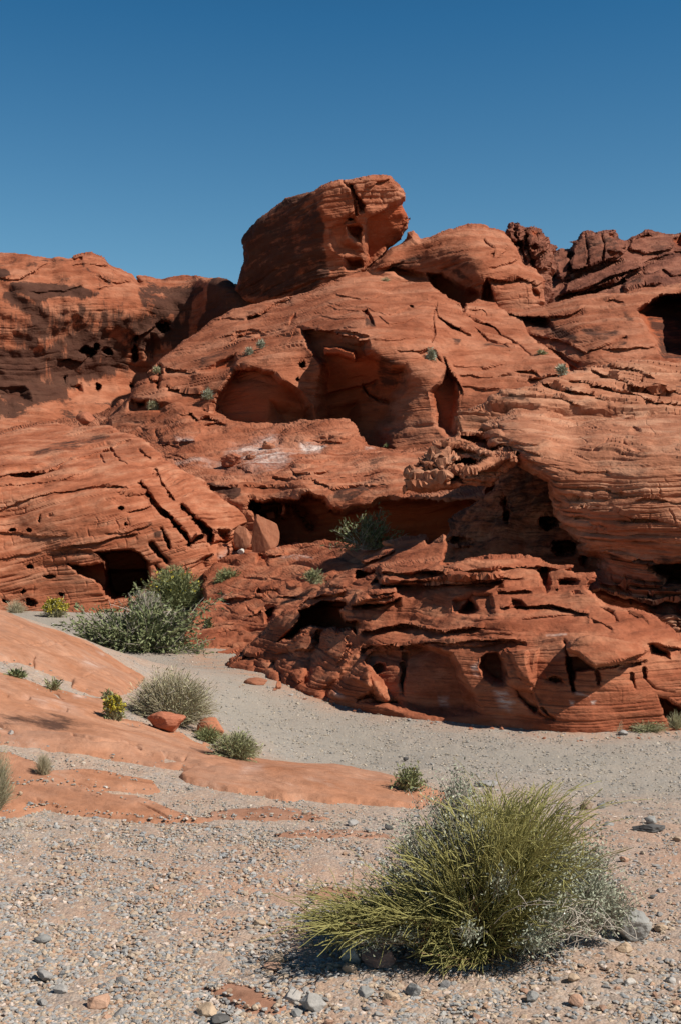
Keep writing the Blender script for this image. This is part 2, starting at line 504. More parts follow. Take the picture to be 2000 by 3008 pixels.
_gc += [(0, 0, 0), (-6, 0, .1), (6, 0, 0), (0, -8, 0), (-14, 22, -.2), (-20, 30, 0), (14, 20, -.5), (0, 26, -.4), (20, 34, -.3), (-4, 19, -.48), (-2.6, 16.5, -.5), (-12, 14, .8)]
_gt = TPS(_gc, lam=1e-3, scale=8.0)
GX0, GX1, GY0, GY1, GD = -24.0, 24.0, -10.0, 38.0, 0.1
_gx = np.arange(GX0, GX1 + GD, GD); _gy = np.arange(GY0, GY1 + GD, GD)
_GX, _GY = np.meshgrid(_gx, _gy)
_GZ = np.clip(_gt(_GX, _GY), -0.9, 1.4)
_e = sstep(0, 8, np.minimum.reduce([_GX - GX0, GX1 - _GX, _GY - GY0 , GY1 - _GY]))
_GZ = _GZ * _e + (-0.2) * (1 - _e)
_GZ = _GZ + 0.018 * fbm(_GX / 0.9, _GY / 0.9, 0, 4, 41)

def gz(x, y):
    x = np.asarray(x, float); y = np.asarray(y, float)
    fx = np.clip((x - GX0) / GD, 0, len(_gx) - 1.001); fy = np.clip((y - GY0) / GD, 0, len(_gy) - 1.001)
    i = fx.astype(int); j = fy.astype(int); a = fx - i; b = fy - j
    z = (_GZ[j, i] * (1 - a) + _GZ[j, i + 1] * a) * (1 - b) + (_GZ[j + 1, i] * (1 - a) + _GZ[j + 1, i + 1] * a) * b
    return z + np.clip(y - 27, 0, 60) * 0.075 * sstep(27, 34, y)

def ground_ray(u, v):
    """first meeting of the view ray with the ground"""
    u = np.asarray(u, float); v = np.asarray(v, float)
    t = np.full(u.shape, np.nan); prev = np.full(u.shape, 1.2); done = np.zeros(u.shape, bool)
    Ys = 1.2 * 1.018 ** np.arange(200)
    for Yk in Ys:
        h = EYE - (v - HZ) / F * Yk - gz((u - CX) / F * Yk, Yk * np.ones_like(u))
        hit = (~done) & (h < 0)
        if hit.any():
            lo, hi = prev[hit].copy(), np.full(hit.sum(), Yk)
            uu, vv = u[hit], v[hit]
            for _ in range(12):
                m = (lo + hi) / 2
                hm = EYE - (vv - HZ) / F * m - gz((uu - CX) / F * m, m)
                lo = np.where(hm > 0, m, lo); hi = np.where(hm > 0, hi, m)
            t[hit] = (lo + hi) / 2; done |= hit
        prev = np.where(done, prev, Yk)
        if done.all(): break
    return np.where(np.isnan(t), 40.0, t)

def build_ground():
    rad = np.concatenate([0.25 * 1.012 ** np.arange(0, 480), 78 * 1.35 ** np.arange(0, 14)])
    ang = np.concatenate([np.linspace(-180, -40, 60, endpoint=False), np.linspace(-40, 40, 520, endpoint=False), np.linspace(40, 180, 60, endpoint=False)])
    R, T = np.meshgrid(rad, np.radians(ang), indexing='ij')
    x = R * np.sin(T); y = R * np.cos(T)
    z = gz(x, y)
    z = np.where(y > 70, np.minimum(z, 2.8), z)
    fine = sstep(30, 6, R)
    z = z + fine * (0.010 * fbm(x * 6, y * 6, 0, 3, 51) + 0.004 * noise(x * 30, y * 30, 0, 52))
    nr, na = R.shape
    v = np.stack([x, y, z], -1).reshape(-1, 3)
    i = np.arange(nr - 1)[:, None] * na; j = np.arange(na)[None, :]; jn = (j + 1) % na
    q = np.stack([i + j, i + jn, i + na + jn, i + na + j], -1).reshape(-1, 4)
    c = len(v); v = np.concatenate([v, [[0, 0, float(gz(0, 0))]]])
    tr = np.stack([np.full(na, c), (np.arange(na) + 1) % na, np.arange(na)], -1)
    me = mesh_from('ground', v, q[:, ::-1], tr)
    # red sand washed down from the wall and lying about the slabs
    foot = [((u_ - CX) / F * 2.1 * F / (v_ - HZ), 2.1 * F / (v_ - HZ)) for u_, v_ in ((560, 1890), (640, 1960), (800, 2012), (960, 2056), (1300, 2110), (1500, 2136), (1680, 2158), (1850, 2150), (2100, 2140))]
    dd = seg_dist(v[:, 0], v[:, 1], foot, False)
    rs = np.exp(-dd / 0.35) * 0.9 + 0.75 * np.exp(-((v[:, 0] - 1.75) / 0.7) ** 2 - ((v[:, 1] - 5.7) / 0.7) ** 2) + 0.6 * np.exp(-((v[:, 0] + 0.5) / 0.8) ** 2 - ((v[:, 1] - 5.2) / 0.8) ** 2)
    fattr(me, 'redsand', rs)
    m = NT('desert_gravel', 0.95)
    p = m.pos()
    vo = m.n('ShaderNodeTexVoronoi'); vo.inputs['Scale'].default_value = 38; m.l(p, vo.inputs['Vector'])
    vo2 = m.n('ShaderNodeTexVoronoi'); vo2.inputs['Scale'].default_value = 95; m.l(p, vo2.inputs['Vector'])
    sx = m.n('ShaderNodeSeparateColor'); m.l(vo.outputs['Color'], sx.inputs[0])
    sx2 = m.n('ShaderNodeSeparateColor'); m.l(vo2.outputs['Color'], sx2.inputs[0])
    stops = [(0.0, (0.109, 0.101, 0.097)), (0.25, (0.218, 0.202, 0.189)), (0.45, (0.302, 0.252, 0.210)), (0.62, (0.370, 0.286, 0.223)), (0.8, (0.252, 0.244, 0.239)), (1.0, (0.420, 0.370, 0.319))]
    c1 = m.ramp(sx.outputs[0], stops); c2 = m.ramp(sx2.outputs[0], stops)
    grav = m.mix(1.0, m.mix(0.55, c1, c2), (1.18, 1.14, 1.08), 'MULTIPLY')
    fine_n = m.noise(p, 60, 3)
    sand = m.ramp(m.noise(p, 3.0, 6, 0.6), [(0.3, (0.36, 0.215, 0.140)), (0.7, (0.455, 0.300, 0.205))])
    # sandy soil near the camera, clean grey gravel in the wash (lower ground)
    sxyz = m.n('ShaderNodeSeparateXYZ'); m.l(p, sxyz.inputs[0])
    low = m.math('MULTIPLY_ADD', sxyz.outputs['Z'], -5.0); 
    low.node.inputs[2].default_value = -0.85
    low = m.math('ADD', low, m.math('MULTIPLY', m.math('SUBTRACT', m.noise(p, 1.4, 5), 0.5), 1.2), )
    lowc = m.math('MINIMUM', m.math('MAXIMUM', low, 0.0), 1.0)
    washg = m.mix(m.ramp(m.noise(m.pos((1, 0.45, 1)), 0.7, 6, 0.6), [(0.35, (0.35, 0.35, 0.35)), (0.65, (0.75, 0.75, 0.75))]), grav, (0.292, 0.258, 0.210))
    washg = m.mix(m.ramp(m.noise(m.pos((1, 0.5, 1)), 0.45, 5, 0.6), [(0.55, (0, 0, 0)), (0.75, (0.45, 0.45, 0.45))]), washg, (0.35, 0.25, 0.18))
    near = m.mix(m.ramp(m.noise(p, 2.2, 6, 0.7), [(0.36, (0.25, 0.25, 0.25)), (0.62, (0.85, 0.85, 0.85))]), sand, grav)
    c = m.mix(lowc, near, washg)
    rsm = m.math('MULTIPLY', m.attr('redsand'), m.ramp(m.noise(p, 2.6, 6, 0.65), [(0.35, (0, 0, 0)), (0.6, (1, 1, 1))]), True)
    c = m.mix(rsm, c, (0.41, 0.225, 0.14))
    farf = m.math('MULTIPLY', m.math('SUBTRACT', sxyz.outputs['Y'], 27.0), 0.25, True)
    c = m.mix(farf, c, (0.353, 0.134, 0.067))
    m.base(c)
    hb = m.math('ADD', m.math('MULTIPLY', vo.outputs['Distance'], -1.0), m.math('MULTIPLY', vo2.outputs['Distance'], -0.6))
    m.bump(hb, 0.55, 0.010)
    o = link('ground', me, m.m)
    o['kind'] = 'structure'
build_ground()

# zbuffer of the ground
_u = np.arange(-196, 2196, 4.0); _v = np.arange(1700, 3120, 4.0)
_U, _V = np.meshgrid(_u, _v)
zb_put(_U.ravel(), _V.ravel(), ground_ray(_U, _V).ravel())

# ---------------------------------------------------------------- slickrock slabs lying in the gravel
SLABS = []
def slab(name, label, outline, h=0.06, edge=22, feats=(), seed=1, sink=0.05, stepu=3.0, stepv=2.0, wav=0.02, step_amp=0.02, mat='slick', jit=7, dip=(0.1, 0.25)):
    outline = [(p[0] - 430 if p[0] <= -70 and seed < 13 else p[0], p[1]) for p in outline]
    us = [p[0] for p in outline]; vs = [p[1] for p in outline]
    U, V = np.meshgrid(np.arange(min(us) - 30, max(us) + 30, stepu), np.arange(min(vs) - 14, max(vs) + 14, stepv))
    s = poly_sdf(U, V, outline) + jit * fbm(U / 130, V / 60, seed, 4, seed, 0.5)
    # distances are counted in picture pixels sideways; near the horizon a pixel of height is much more ground
    Y = ground_ray(U, V)
    Pg = pt(U, V, Y); x, y = Pg[..., 0], Pg[..., 1]
    out = {q: np.zeros(U.shape) for q in ('off', 'varn_shade', 'white', 'smooth', 'rough', 'bounce_red')}
    wu = U + 5 * fbm(U / 50, V / 20, 3.3, 4, seed + 5); wv = V + 2.5 * fbm(U / 50, V / 20, 9.1, 4, seed + 6)
    apply_feats(wu, wv, feats, out)
    lift = -sink + (h + sink) * np.where(s < edge * 0.25, 0.7 * sstep(-edge * 0.5, edge * 0.25, s), 0.7 + 0.3 * sstep(edge * 0.25, edge * 2.2, s))
    sv = (y * 0.30 + x * 0.16 + 0.10 * fbm(x / 1.2, y / 1.2, 0, 3, seed + 3))
    l1, g1, _ = layers(sv, 0.16, seed); l2, g2, _ = layers(sv, 0.05, seed + 1)
    bk = np.clip(0.3 + 1.4 * noise(x / 0.7, y / 0.7, 0, seed + 8), 0, 1)
    am = sstep(0, edge * 1.5, s)
    lift = lift + am * (wav * fbm(x / 1.3, y / 0.9, 0, 4, seed + 2) + step_amp * bk * (l1 + 0.35 * l2 - 0.45 * g1) + 0.004 * fbm(x / 0.12, y / 0.12, 0, 3, seed + 9)) - out['off']
    keep = s > -edge * 0.5
    P2 = np.stack([x, y, Pg[..., 2] + lift], -1)
    idx = np.full(U.shape, -1, np.int64); n = int(keep.sum()); idx[keep] = np.arange(n)
    a, b, c, e = idx[:-1, :-1], idx[:-1, 1:], idx[1:, 1:], idx[1:, :-1]
    jump = (np.abs(Y[:-1, :-1] - Y[1:, :-1]) < 0.9)
    ok = (a >= 0) & (b >= 0) & (c >= 0) & (e >= 0) & jump
    q = np.stack([a[ok], e[ok], c[ok], b[ok]], -1)
    top = P2[keep]; bot = top.copy(); bot[:, 2] = (Pg[..., 2])[keep] - sink - 0.12
    used = np.zeros(n, bool); used[q.ravel()] = True
    cnt = np.zeros(n, int); np.add.at(cnt, q.ravel(), 1)
    inner = used & (cnt == 4); idb = np.arange(n); idb[inner] = n + np.arange(inner.sum())
    verts = np.concatenate([top, bot[inner]]); allu = np.concatenate([used, np.ones(inner.sum(), bool)])
    rm = -np.ones(len(verts), np.int64); rm[allu] = np.arange(allu.sum())
    me = mesh_from(name, verts[allu], rm[np.concatenate([q, idb[q[:, ::-1]]])])
    out['bed'] = sv
    for k in ('varn_shade', 'white', 'bed'):
        f = out[k][keep]; fattr(me, k, np.concatenate([f, f[inner]])[allu])
    o = link(name, me, M[mat]); tag(o, label, 'rock slab'); o['kind'] = 'thing'
    uu = CX + F * P2[..., 0] / P2[..., 1]; vv = HZ + F * (EYE - P2[..., 2]) / P2[..., 1]
    k2 = keep & (s > 0)
    zb_put(uu[k2], vv[k2], P2[..., 1][k2])
    SLABS.append((outline, 6))
    return o

slab('slickrock_slab', 'broad smooth orange slab forming the rounded crest at the left edge above the wash',
     Q(-140, 1760) + G(0, 95, 70, 125, 240, 195, 400, 240, 600, 330, 720, 405, 830, 470, 950, 540, 905, 590, 830, 645, 750, 668, 600, 645, 480, 605, 500, 555, 220, 478, 100, 440, 0, 425) + Q(-140, 1930),
     h=0.05, edge=24, seed=3, sink=0.02, step_amp=0.035, feats=[('crack', G(-60, 425, 100, 440, 220, 472, 230, 430), 3, .03), ('crack', G(200, 340, 420, 330), 2, .02), ('crack', G(-40, 340, 120, 342, 260, 360, 420, 352), 2.2, .02), ('crack', G(300, 400, 520, 430, 700, 480, 860, 520), 2.2, .018), ('carve', G(100, 240, 180, 235, 200, 250, 120, 260), .02, 5), ('crack', G(560, 560, 620, 540, 760, 560), 2, .015), ('white', G(560, 440, 700, 500, 640, 520, 540, 480), .55, 14), ('white', G(630, 385, 690, 400, 680, 420), .8, 10), ('varn_shade', G(520, 290, 700, 380, 650, 400, 500, 330), .62, 20)])
slab('slickrock_slab', 'large sloping orange slab that carries the red boulder and the yellow-flowered bush',
     Q(-140, 1950) + G(0, 505, 170, 565, 280, 605, 450, 630, 560, 655, 700, 690, 690, 775, 820, 830, 930, 842, 1200, 910, 1270, 960, 1400, 1030, 1520, 1045) + H(0, 1195, 120, 1258, 230, 1268, 330, 1310, 480, 1335)
     + H(560, 1400, 330, 1440, 0, 1450) + G(1300, 1200, 1200, 1130, 1130, 1135, 880, 1110, 560, 1040, 380, 1005, 0, 985) + Q(-140, 2190),
     h=0.035, edge=24, seed=5, sink=0.015, wav=0.035, step_amp=0.05,
     feats=[('varn_shade', G(0, 800, 200, 780, 420, 800, 640, 860, 700, 920, 400, 960, 150, 900, 0, 900), .66, 40), ('varn_shade', G(1220, 960, 1330, 1020, 1568, 1050, 1568, 1100, 1350, 1090, 1250, 1030), .70, 30),
            ('varn_shade', G(760, 830, 1000, 860, 900, 920, 780, 890), .66, 30), ('crack', G(800, 1000, 900, 1020, 930, 1030), 3, .03), ('crack', G(20, 680, 60, 700, 190, 705), 3, .03), ('crack', G(-40, 870, 120, 900, 280, 915, 460, 940), 2.5, .025), ('crack', G(180, 760, 330, 765, 440, 780), 2.5, .02), ('crack', G(480, 960, 640, 1000, 820, 1010), 2.5, .025), ('crack', G(330, 640, 380, 660, 420, 700), 2.5, .02), ('white', G(150, 690, 420, 720, 560, 800, 300, 760), .45, 20), ('white', G(480, 670, 560, 660, 560, 690, 490, 695), .7, 10), ('carve', G(1050, 1040, 1200, 1090, 1250, 1050, 1230, 1110, 1080, 1120), .03, 10)])
slab('slickrock_slab', 'long flat orange tongue of slickrock pointing right behind the big green bush',
     G(1180, 1195, 1300, 1130, 1450, 1085) + H(0, 1300, 230, 1300, 480, 1330, 650, 1340, 850, 1348, 1080, 1388, 1250, 1430, 1440, 1490, 1568, 1540) + K(1330, 300, 1340, 330, 1200, 400, 1000, 378, 760, 348, 600, 346, 300, 332, 0, 284) + G(1400, 1262, 1230, 1225),
     h=0.05, edge=20, seed=7, sink=0.02, feats=[('white', K(30, 120, 180, 130, 160, 200, 20, 220), .35, 30), ('varn_shade', K(200, 230, 300, 290, 290, 310, 190, 260), .3, 10)])
slab('slickrock_slab', 'narrow orange rib of slickrock between two strips of gravel at the left',
     Q(-140, 2200) + G(0, 1035, 60, 1030, 220, 1085, 300, 1150, 520, 1145, 700, 1165, 1000, 1235, 1050, 1290, 840, 1300, 600, 1275, 520, 1240, 420, 1250, 200, 1230, 0, 1240) + Q(-140, 2310), h=0.022, edge=12, seed=9, sink=0.012, wav=0.015, step_amp=0.02)
slab('slickrock_slab', 'lowest long reddish slab with thin cracks above the pebble field at the left',
     J(-180, 60, 100, -10, 300, 0, 560, 22, 600, 50, 900, 100, 1100, 160, 1250, 215, 1390, 245, 1300, 262, 1100, 270, 850, 252, 640, 232, 480, 222, 300, 170, 120, 215, -180, 225),
     h=0.022, edge=12, seed=11, sink=0.012, wav=0.015, step_amp=0.02, feats=[('crack', J(240, 120, 380, 170), 2, .02), ('crack', J(900, 150, 1050, 210, 1100, 240), 2, .02), ('crack', J(460, 60, 640, 105), 2, .015)])
slab('slickrock_slab', 'thin orange slab almost covered by gravel left of the big green bush', K(-180, 420, 0, 390, 200, 384, 400, 408, 640, 465, 400, 474, 200, 470, 0, 480, -180, 470), h=0.016, edge=9, seed=13, sink=0.012, mat='dusty', wav=0.008, step_amp=0.006)
slab('slickrock_slab', 'small thin orange slab showing through pebbles beside the left flank of the big bush', K(180, 565, 500, 528, 680, 528, 950, 556, 1030, 590, 800, 592, 500, 585, 280, 580), h=0.016, edge=9, seed=15, sink=0.012, mat='dusty', wav=0.008, step_amp=0.006)
slab('slickrock_slab', 'flat dull red slab half buried among the stones at the bottom edge', J(1330, 1365, 1450, 1330, 1568, 1320) + K(90, 1568, 180, 1620, 330, 1700, 260, 1760, 80, 1740, 0, 1715, -90, 1640), h=0.02, edge=24, seed=17, sink=0.012, step_amp=0.006, mat='dusty', wav=0.01)
slab('slickrock_slab', 'small reddish patch of bare rock behind the shadow of the big bush', K(430, 940, 600, 912, 740, 930, 820, 990, 640, 1000, 500, 975), h=0.014, edge=9, seed=19, sink=0.012, wav=0.006, step_amp=0.004, mat='dusty')
# ---------------------------------------------------------------- far formations
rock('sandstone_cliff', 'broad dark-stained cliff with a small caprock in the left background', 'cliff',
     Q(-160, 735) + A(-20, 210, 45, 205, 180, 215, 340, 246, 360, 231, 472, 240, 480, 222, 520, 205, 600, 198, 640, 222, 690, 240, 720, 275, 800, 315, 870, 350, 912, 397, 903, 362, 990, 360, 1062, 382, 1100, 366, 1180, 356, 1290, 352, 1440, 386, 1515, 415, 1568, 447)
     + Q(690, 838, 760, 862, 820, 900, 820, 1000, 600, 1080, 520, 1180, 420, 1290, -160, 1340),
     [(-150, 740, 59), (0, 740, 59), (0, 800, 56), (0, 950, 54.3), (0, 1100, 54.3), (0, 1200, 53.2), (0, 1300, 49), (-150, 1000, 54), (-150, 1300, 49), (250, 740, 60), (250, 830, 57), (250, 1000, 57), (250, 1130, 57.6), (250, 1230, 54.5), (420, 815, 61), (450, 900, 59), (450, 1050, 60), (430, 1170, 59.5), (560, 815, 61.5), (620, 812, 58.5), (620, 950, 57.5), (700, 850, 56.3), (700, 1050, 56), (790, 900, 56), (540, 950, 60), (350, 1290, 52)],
     M['cliff'], seed=21, dip=(0.03, 0), P=0.36, amp=0.065, joint=0.35, rough=0.13, rs=2.2, rim=(22, 1.6), thick=14, base_varn_shade=0.17, jit=4, warp=6, lump=0.35,
     feats=[('varn_shade', A(1285, 760, 1330, 600, 1400, 392, 1500, 400, 1700, 450, 1700, 900, 1300, 900), 1.1, 10), ('ledge', A(0, 375, 120, 378, 230, 330, 340, 265), .5, 6), ('ledge', A(640, 350, 720, 395, 800, 400, 880, 390), .4, 6), ('ledge', A(200, 460, 420, 460, 560, 410), .25, 6), ('ledge', A(620, 440, 760, 415), .3, 5),  # first dark patch paints the boulder's cast shadow on the cliff's right end
            ('ledge', A(480, 285, 560, 282, 720, 285), .4, 5), ('carve', A(475, 235, 550, 230, 552, 275, 478, 280), .7, 6), ('ledge', A(900, 400, 1000, 398, 1070, 388), .4, 4),
            ('ledge', A(380, 905, 450, 895, 540, 912, 640, 845), .8, 10), ('ledge', A(870, 790, 950, 740, 1030, 690, 1080, 660), .5, 14),
            ('pit', 258, 1030, 26, 13, 1.6), ('pit', 288, 1018, 7, 9, 1.4), ('pit', 317, 1033, 13, 9, 1.2), ('pit', 398, 1040, 11, 24, 1.6), ('pit', 404, 996, 8, 9, 1.2), ('pit', 480, 962, 22, 18, 1.8), ('pit', 287, 1137, 8, 12, 1.4), ('pit', 386, 1133, 6, 6, 1),
            ('pit', 196, 1118, 5, 16, 1), ('carve', A(460, 1080, 540, 1060, 560, 1140, 500, 1150), .9, 10), ('carve', A(0, 1080, 180, 1080, 240, 1200, 60, 1260, 0, 1240), .8, 25), ('carve', A(980, 720, 1040, 740, 1110, 880, 1050, 960, 960, 980, 930, 820), .6, 20),
            ('varn_shade', A(-50, 290, 70, 325, 72, 370, -50, 382), 1, 6), ('varn_shade', A(60, 398, 240, 385, 560, 425, 660, 470, 640, 510, 420, 500, 250, 525, 100, 470), .85, 12),
            ('varn_shade', A(20, 420, 140, 470, 240, 560, 255, 640, 130, 600, 0, 520), .85, 20), ('varn_shade', A(480, 520, 680, 600, 720, 740, 560, 650), .5, 20), ('varn_shade', A(890, 440, 1250, 422, 1370, 440, 1290, 500, 1250, 580, 1080, 640, 1010, 620, 920, 540), .72, 10),
            ('varn_shade', A(-50, 820, 250, 850, 330, 800, 420, 730, 700, 700, 870, 800, 860, 950, 760, 1040, 560, 1060, 470, 1150, 330, 1220, 100, 1290, -50, 1300), 0.80, 30), ('varn_shade', A(700, 650, 980, 560, 1250, 700, 1180, 830, 1000, 900, 860, 860), .75, 40), ('varn_shade', A(-50, 560, 400, 560, 900, 560, 900, 760, -50, 860), .4, 40), ('smooth', A(430, 1140, 860, 1100, 800, 1200, 500, 1280, 300, 1260), .8, 20)])

rock('balanced_boulder', 'huge square boulder with a dark left face perched on the summit', 'boulder',
     B(90, 900, 120, 775, 152, 690, 136, 580, 175, 520, 240, 440, 300, 390, 430, 300, 540, 265, 610, 240, 680, 205, 790, 172, 802, 180, 920, 155, 1060, 135, 1110, 150, 1140, 180, 1185, 235, 1212, 285, 1188, 335, 1235, 435, 1225, 500, 1180, 565, 1100, 620, 1050, 690, 960, 780, 860, 830, 740, 920, 640, 970, 480, 1010, 300, 1020, 170, 980),
     [[(950, 650, 50.0), (700, 700, 54.0), (940, 820, 51.4), (720, 840, 55.2), (760, 640, 53.3), (915, 550, 51.2), (960, 540, 50.4), (840, 850, 53), (1200, 600, 44)],
      [(960, 560, 50.3), (952, 820, 51.6), (1180, 520, 50.9), (1200, 650, 52.0), (1120, 720, 52.2), (1010, 800, 52.0), (1050, 620, 50.5), (1080, 545, 50.4), (700, 700, 50.0), (960, 690, 50.8)]],
     M['far'], seed=23, dip=(0.22, 0.0), P=0.36, amp=0.07, joint=0.9, rough=0.09, rs=1.1, rim=(16, 1.2), thick=10, jit=3.5, warp=4, smax=12, lump=0.15, base_varn_shade=0.0,
     feats=[('carve', B(826, 190, 868, 198, 905, 285, 950, 340, 955, 395, 895, 405, 882, 330, 850, 250), 1.1, 7), ('crack', B(790, 176, 850, 235, 880, 320, 890, 400), 3, .5),
            ('carve', B(945, 402, 1040, 372, 1110, 340, 1205, 290, 1240, 440, 1180, 570, 1040, 700, 930, 780, 920, 600, 935, 480), .9, 9), ('carve', B(820, 475, 900, 460, 935, 480, 925, 610, 870, 570, 830, 545), 1.2, 9), ('pit', 1029, 644, 11, 5, 1),
            ('carve', B(700, 490, 790, 440, 890, 385, 900, 470, 830, 480, 835, 560, 920, 620, 900, 680, 800, 690, 720, 640), .35, 10), ('carve', B(805, 685, 930, 695, 950, 750, 880, 785, 815, 785), 1.1, 10), ('ledge', B(940, 215, 1020, 190, 1110, 165), .5, 5), ('ledge', B(815, 410, 860, 385, 890, 372), .4, 5), ('ledge', B(760, 450, 830, 420), .3, 5),
            ('varn_shade', B(100, 500, 400, 290, 620, 230, 690, 460, 700, 600, 720, 800, 560, 960, 100, 960), .8, 14), ('varn_shade', B(560, 250, 690, 230, 700, 330, 660, 420), .5, 15), ('varn_shade', B(1050, 400, 1220, 380, 1235, 460, 1180, 560, 1000, 690), .28, 20)])  # first dark patch deepens the left face's shade in its colour

rock('crest_outcrop', 'rounded layered outcrop with a shaded overhang right of the balanced boulder', 'rock outcrop',
     B(880, 830, 950, 775, 1040, 690, 1110, 615, 1180, 592, 1215, 560, 1225, 525, 1262, 514, 1298, 548, 1310, 562, 1370, 556, 1420, 530) + C(0, 185, 100, 150, 190, 132, 270, 135, 300, 160, 400, 182, 430, 225, 470, 275, 500, 335, 540, 400, 620, 430, 682, 500, 662, 560, 662, 640, 640, 665, 640, 720, 360, 760, 60, 740, -100, 700) + Q(1050, 860),
     [(1050, 820, 51), (1200, 830, 51), (1300, 840, 50.2), (1120, 750, 50.8), (1210, 700, 52), (1300, 700, 51), (1400, 668, 52.5), (1420, 750, 48.6), (1370, 720, 49.6), (1480, 700, 51.5), (1520, 740, 50), (1580, 800, 49), (1600, 870, 48.8), (1450, 830, 47.7), (1380, 800, 48), (1250, 770, 50.6), (1220, 690, 52), (1450, 930, 48), (1600, 930, 48.5), (1200, 900, 50)],
     M['far'], seed=25, dip=(0.10, 0.05), P=0.30, amp=0.085, joint=0.5, rough=0.07, rs=1.2, rim=(18, 1.6), thick=8, jit=4, warp=5, lump=0.15,
     feats=[('carve', Q(1250, 800, 1300, 800, 1330, 822, 1372, 845, 1408, 850, 1418, 870, 1380, 930, 1290, 920), 1.8, 14), ('carve', C(290, 480, 345, 600, 355, 660, 230, 650, 250, 560), 1.6, 8), ('ledge', C(300, 490, 400, 505, 500, 492, 600, 505), .8, 6), ('ledge', C(360, 345, 440, 270), .4, 5), ('ledge', C(300, 420, 420, 390, 500, 360), .4, 5), ('ledge', B(1020, 760, 1120, 720, 1190, 705), .5, 8),
            ('carve', B(1020, 775, 1120, 735, 1220, 745, 1380, 800, 1360, 845, 1200, 840, 1100, 800), .9, 10), ('crack', C(270, 240, 330, 300, 320, 340), 3, .4), ('ledge', C(570, 515, 620, 530, 660, 515), .5, 5), ('carve', C(575, 540, 655, 580, 650, 640, 580, 600), .7, 8),
            ('varn_shade', C(0, 300, 220, 300, 330, 420, 200, 480, 60, 460), .35, 20), ('varn_shade', C(-80, 400, 120, 420, 240, 520, 180, 530, 60, 470), .6, 12), ('varn_shade', B(1240, 660, 1420, 640, 1420, 740, 1240, 780, 1080, 790, 1040, 740), .5, 15)])

rock('rock_spire', 'knobbly brown rock spire on the skyline behind the layered outcrop', 'rock spire',
     C(395, 230, 408, 165, 440, 130, 500, 120, 545, 152, 580, 148, 640, 180, 688, 228, 694, 268, 725, 266, 745, 278, 738, 312, 725, 330, 735, 420, 700, 470, 720, 640, 640, 700, 560, 600, 450, 420),
     [(1490, 670, 54), (1530, 655, 54), (1600, 700, 54), (1630, 740, 54), (1500, 740, 53), (1560, 760, 52.6), (1600, 820, 52), (1610, 880, 51.5), (1520, 800, 52.5)],
     M['dark'], seed=27, P=0.4, amp=0.09, rough=0.16, rs=0.8, block=0.10, rim=(14, 1.2), thick=4, jit=5, warp=6,
     feats=[('carve', C(410, 155, 500, 122, 545, 160, 535, 245, 450, 265), -.7, 5), ('carve', C(560, 152, 680, 200, 690, 300, 600, 335, 550, 262), -.7, 5), ('carve', C(600, 340, 700, 290, 730, 330, 690, 440, 620, 420), -.5, 5), ('crack', C(470, 150, 490, 260, 540, 360), 3, .5), ('crack', C(550, 180, 560, 300, 600, 420), 3, .5), ('carve', C(480, 135, 505, 150, 500, 190, 470, 180), .7, 5), ('carve', C(555, 160, 620, 165, 640, 210, 580, 220, 560, 195), .8, 6), ('carve', C(450, 250, 520, 235, 520, 300, 470, 290), .8, 6), ('carve', C(560, 270, 620, 250, 640, 300, 580, 320), .7, 6), ('pit', 1565, 765, 8, 10, .6)], base_varn_shade=.2)

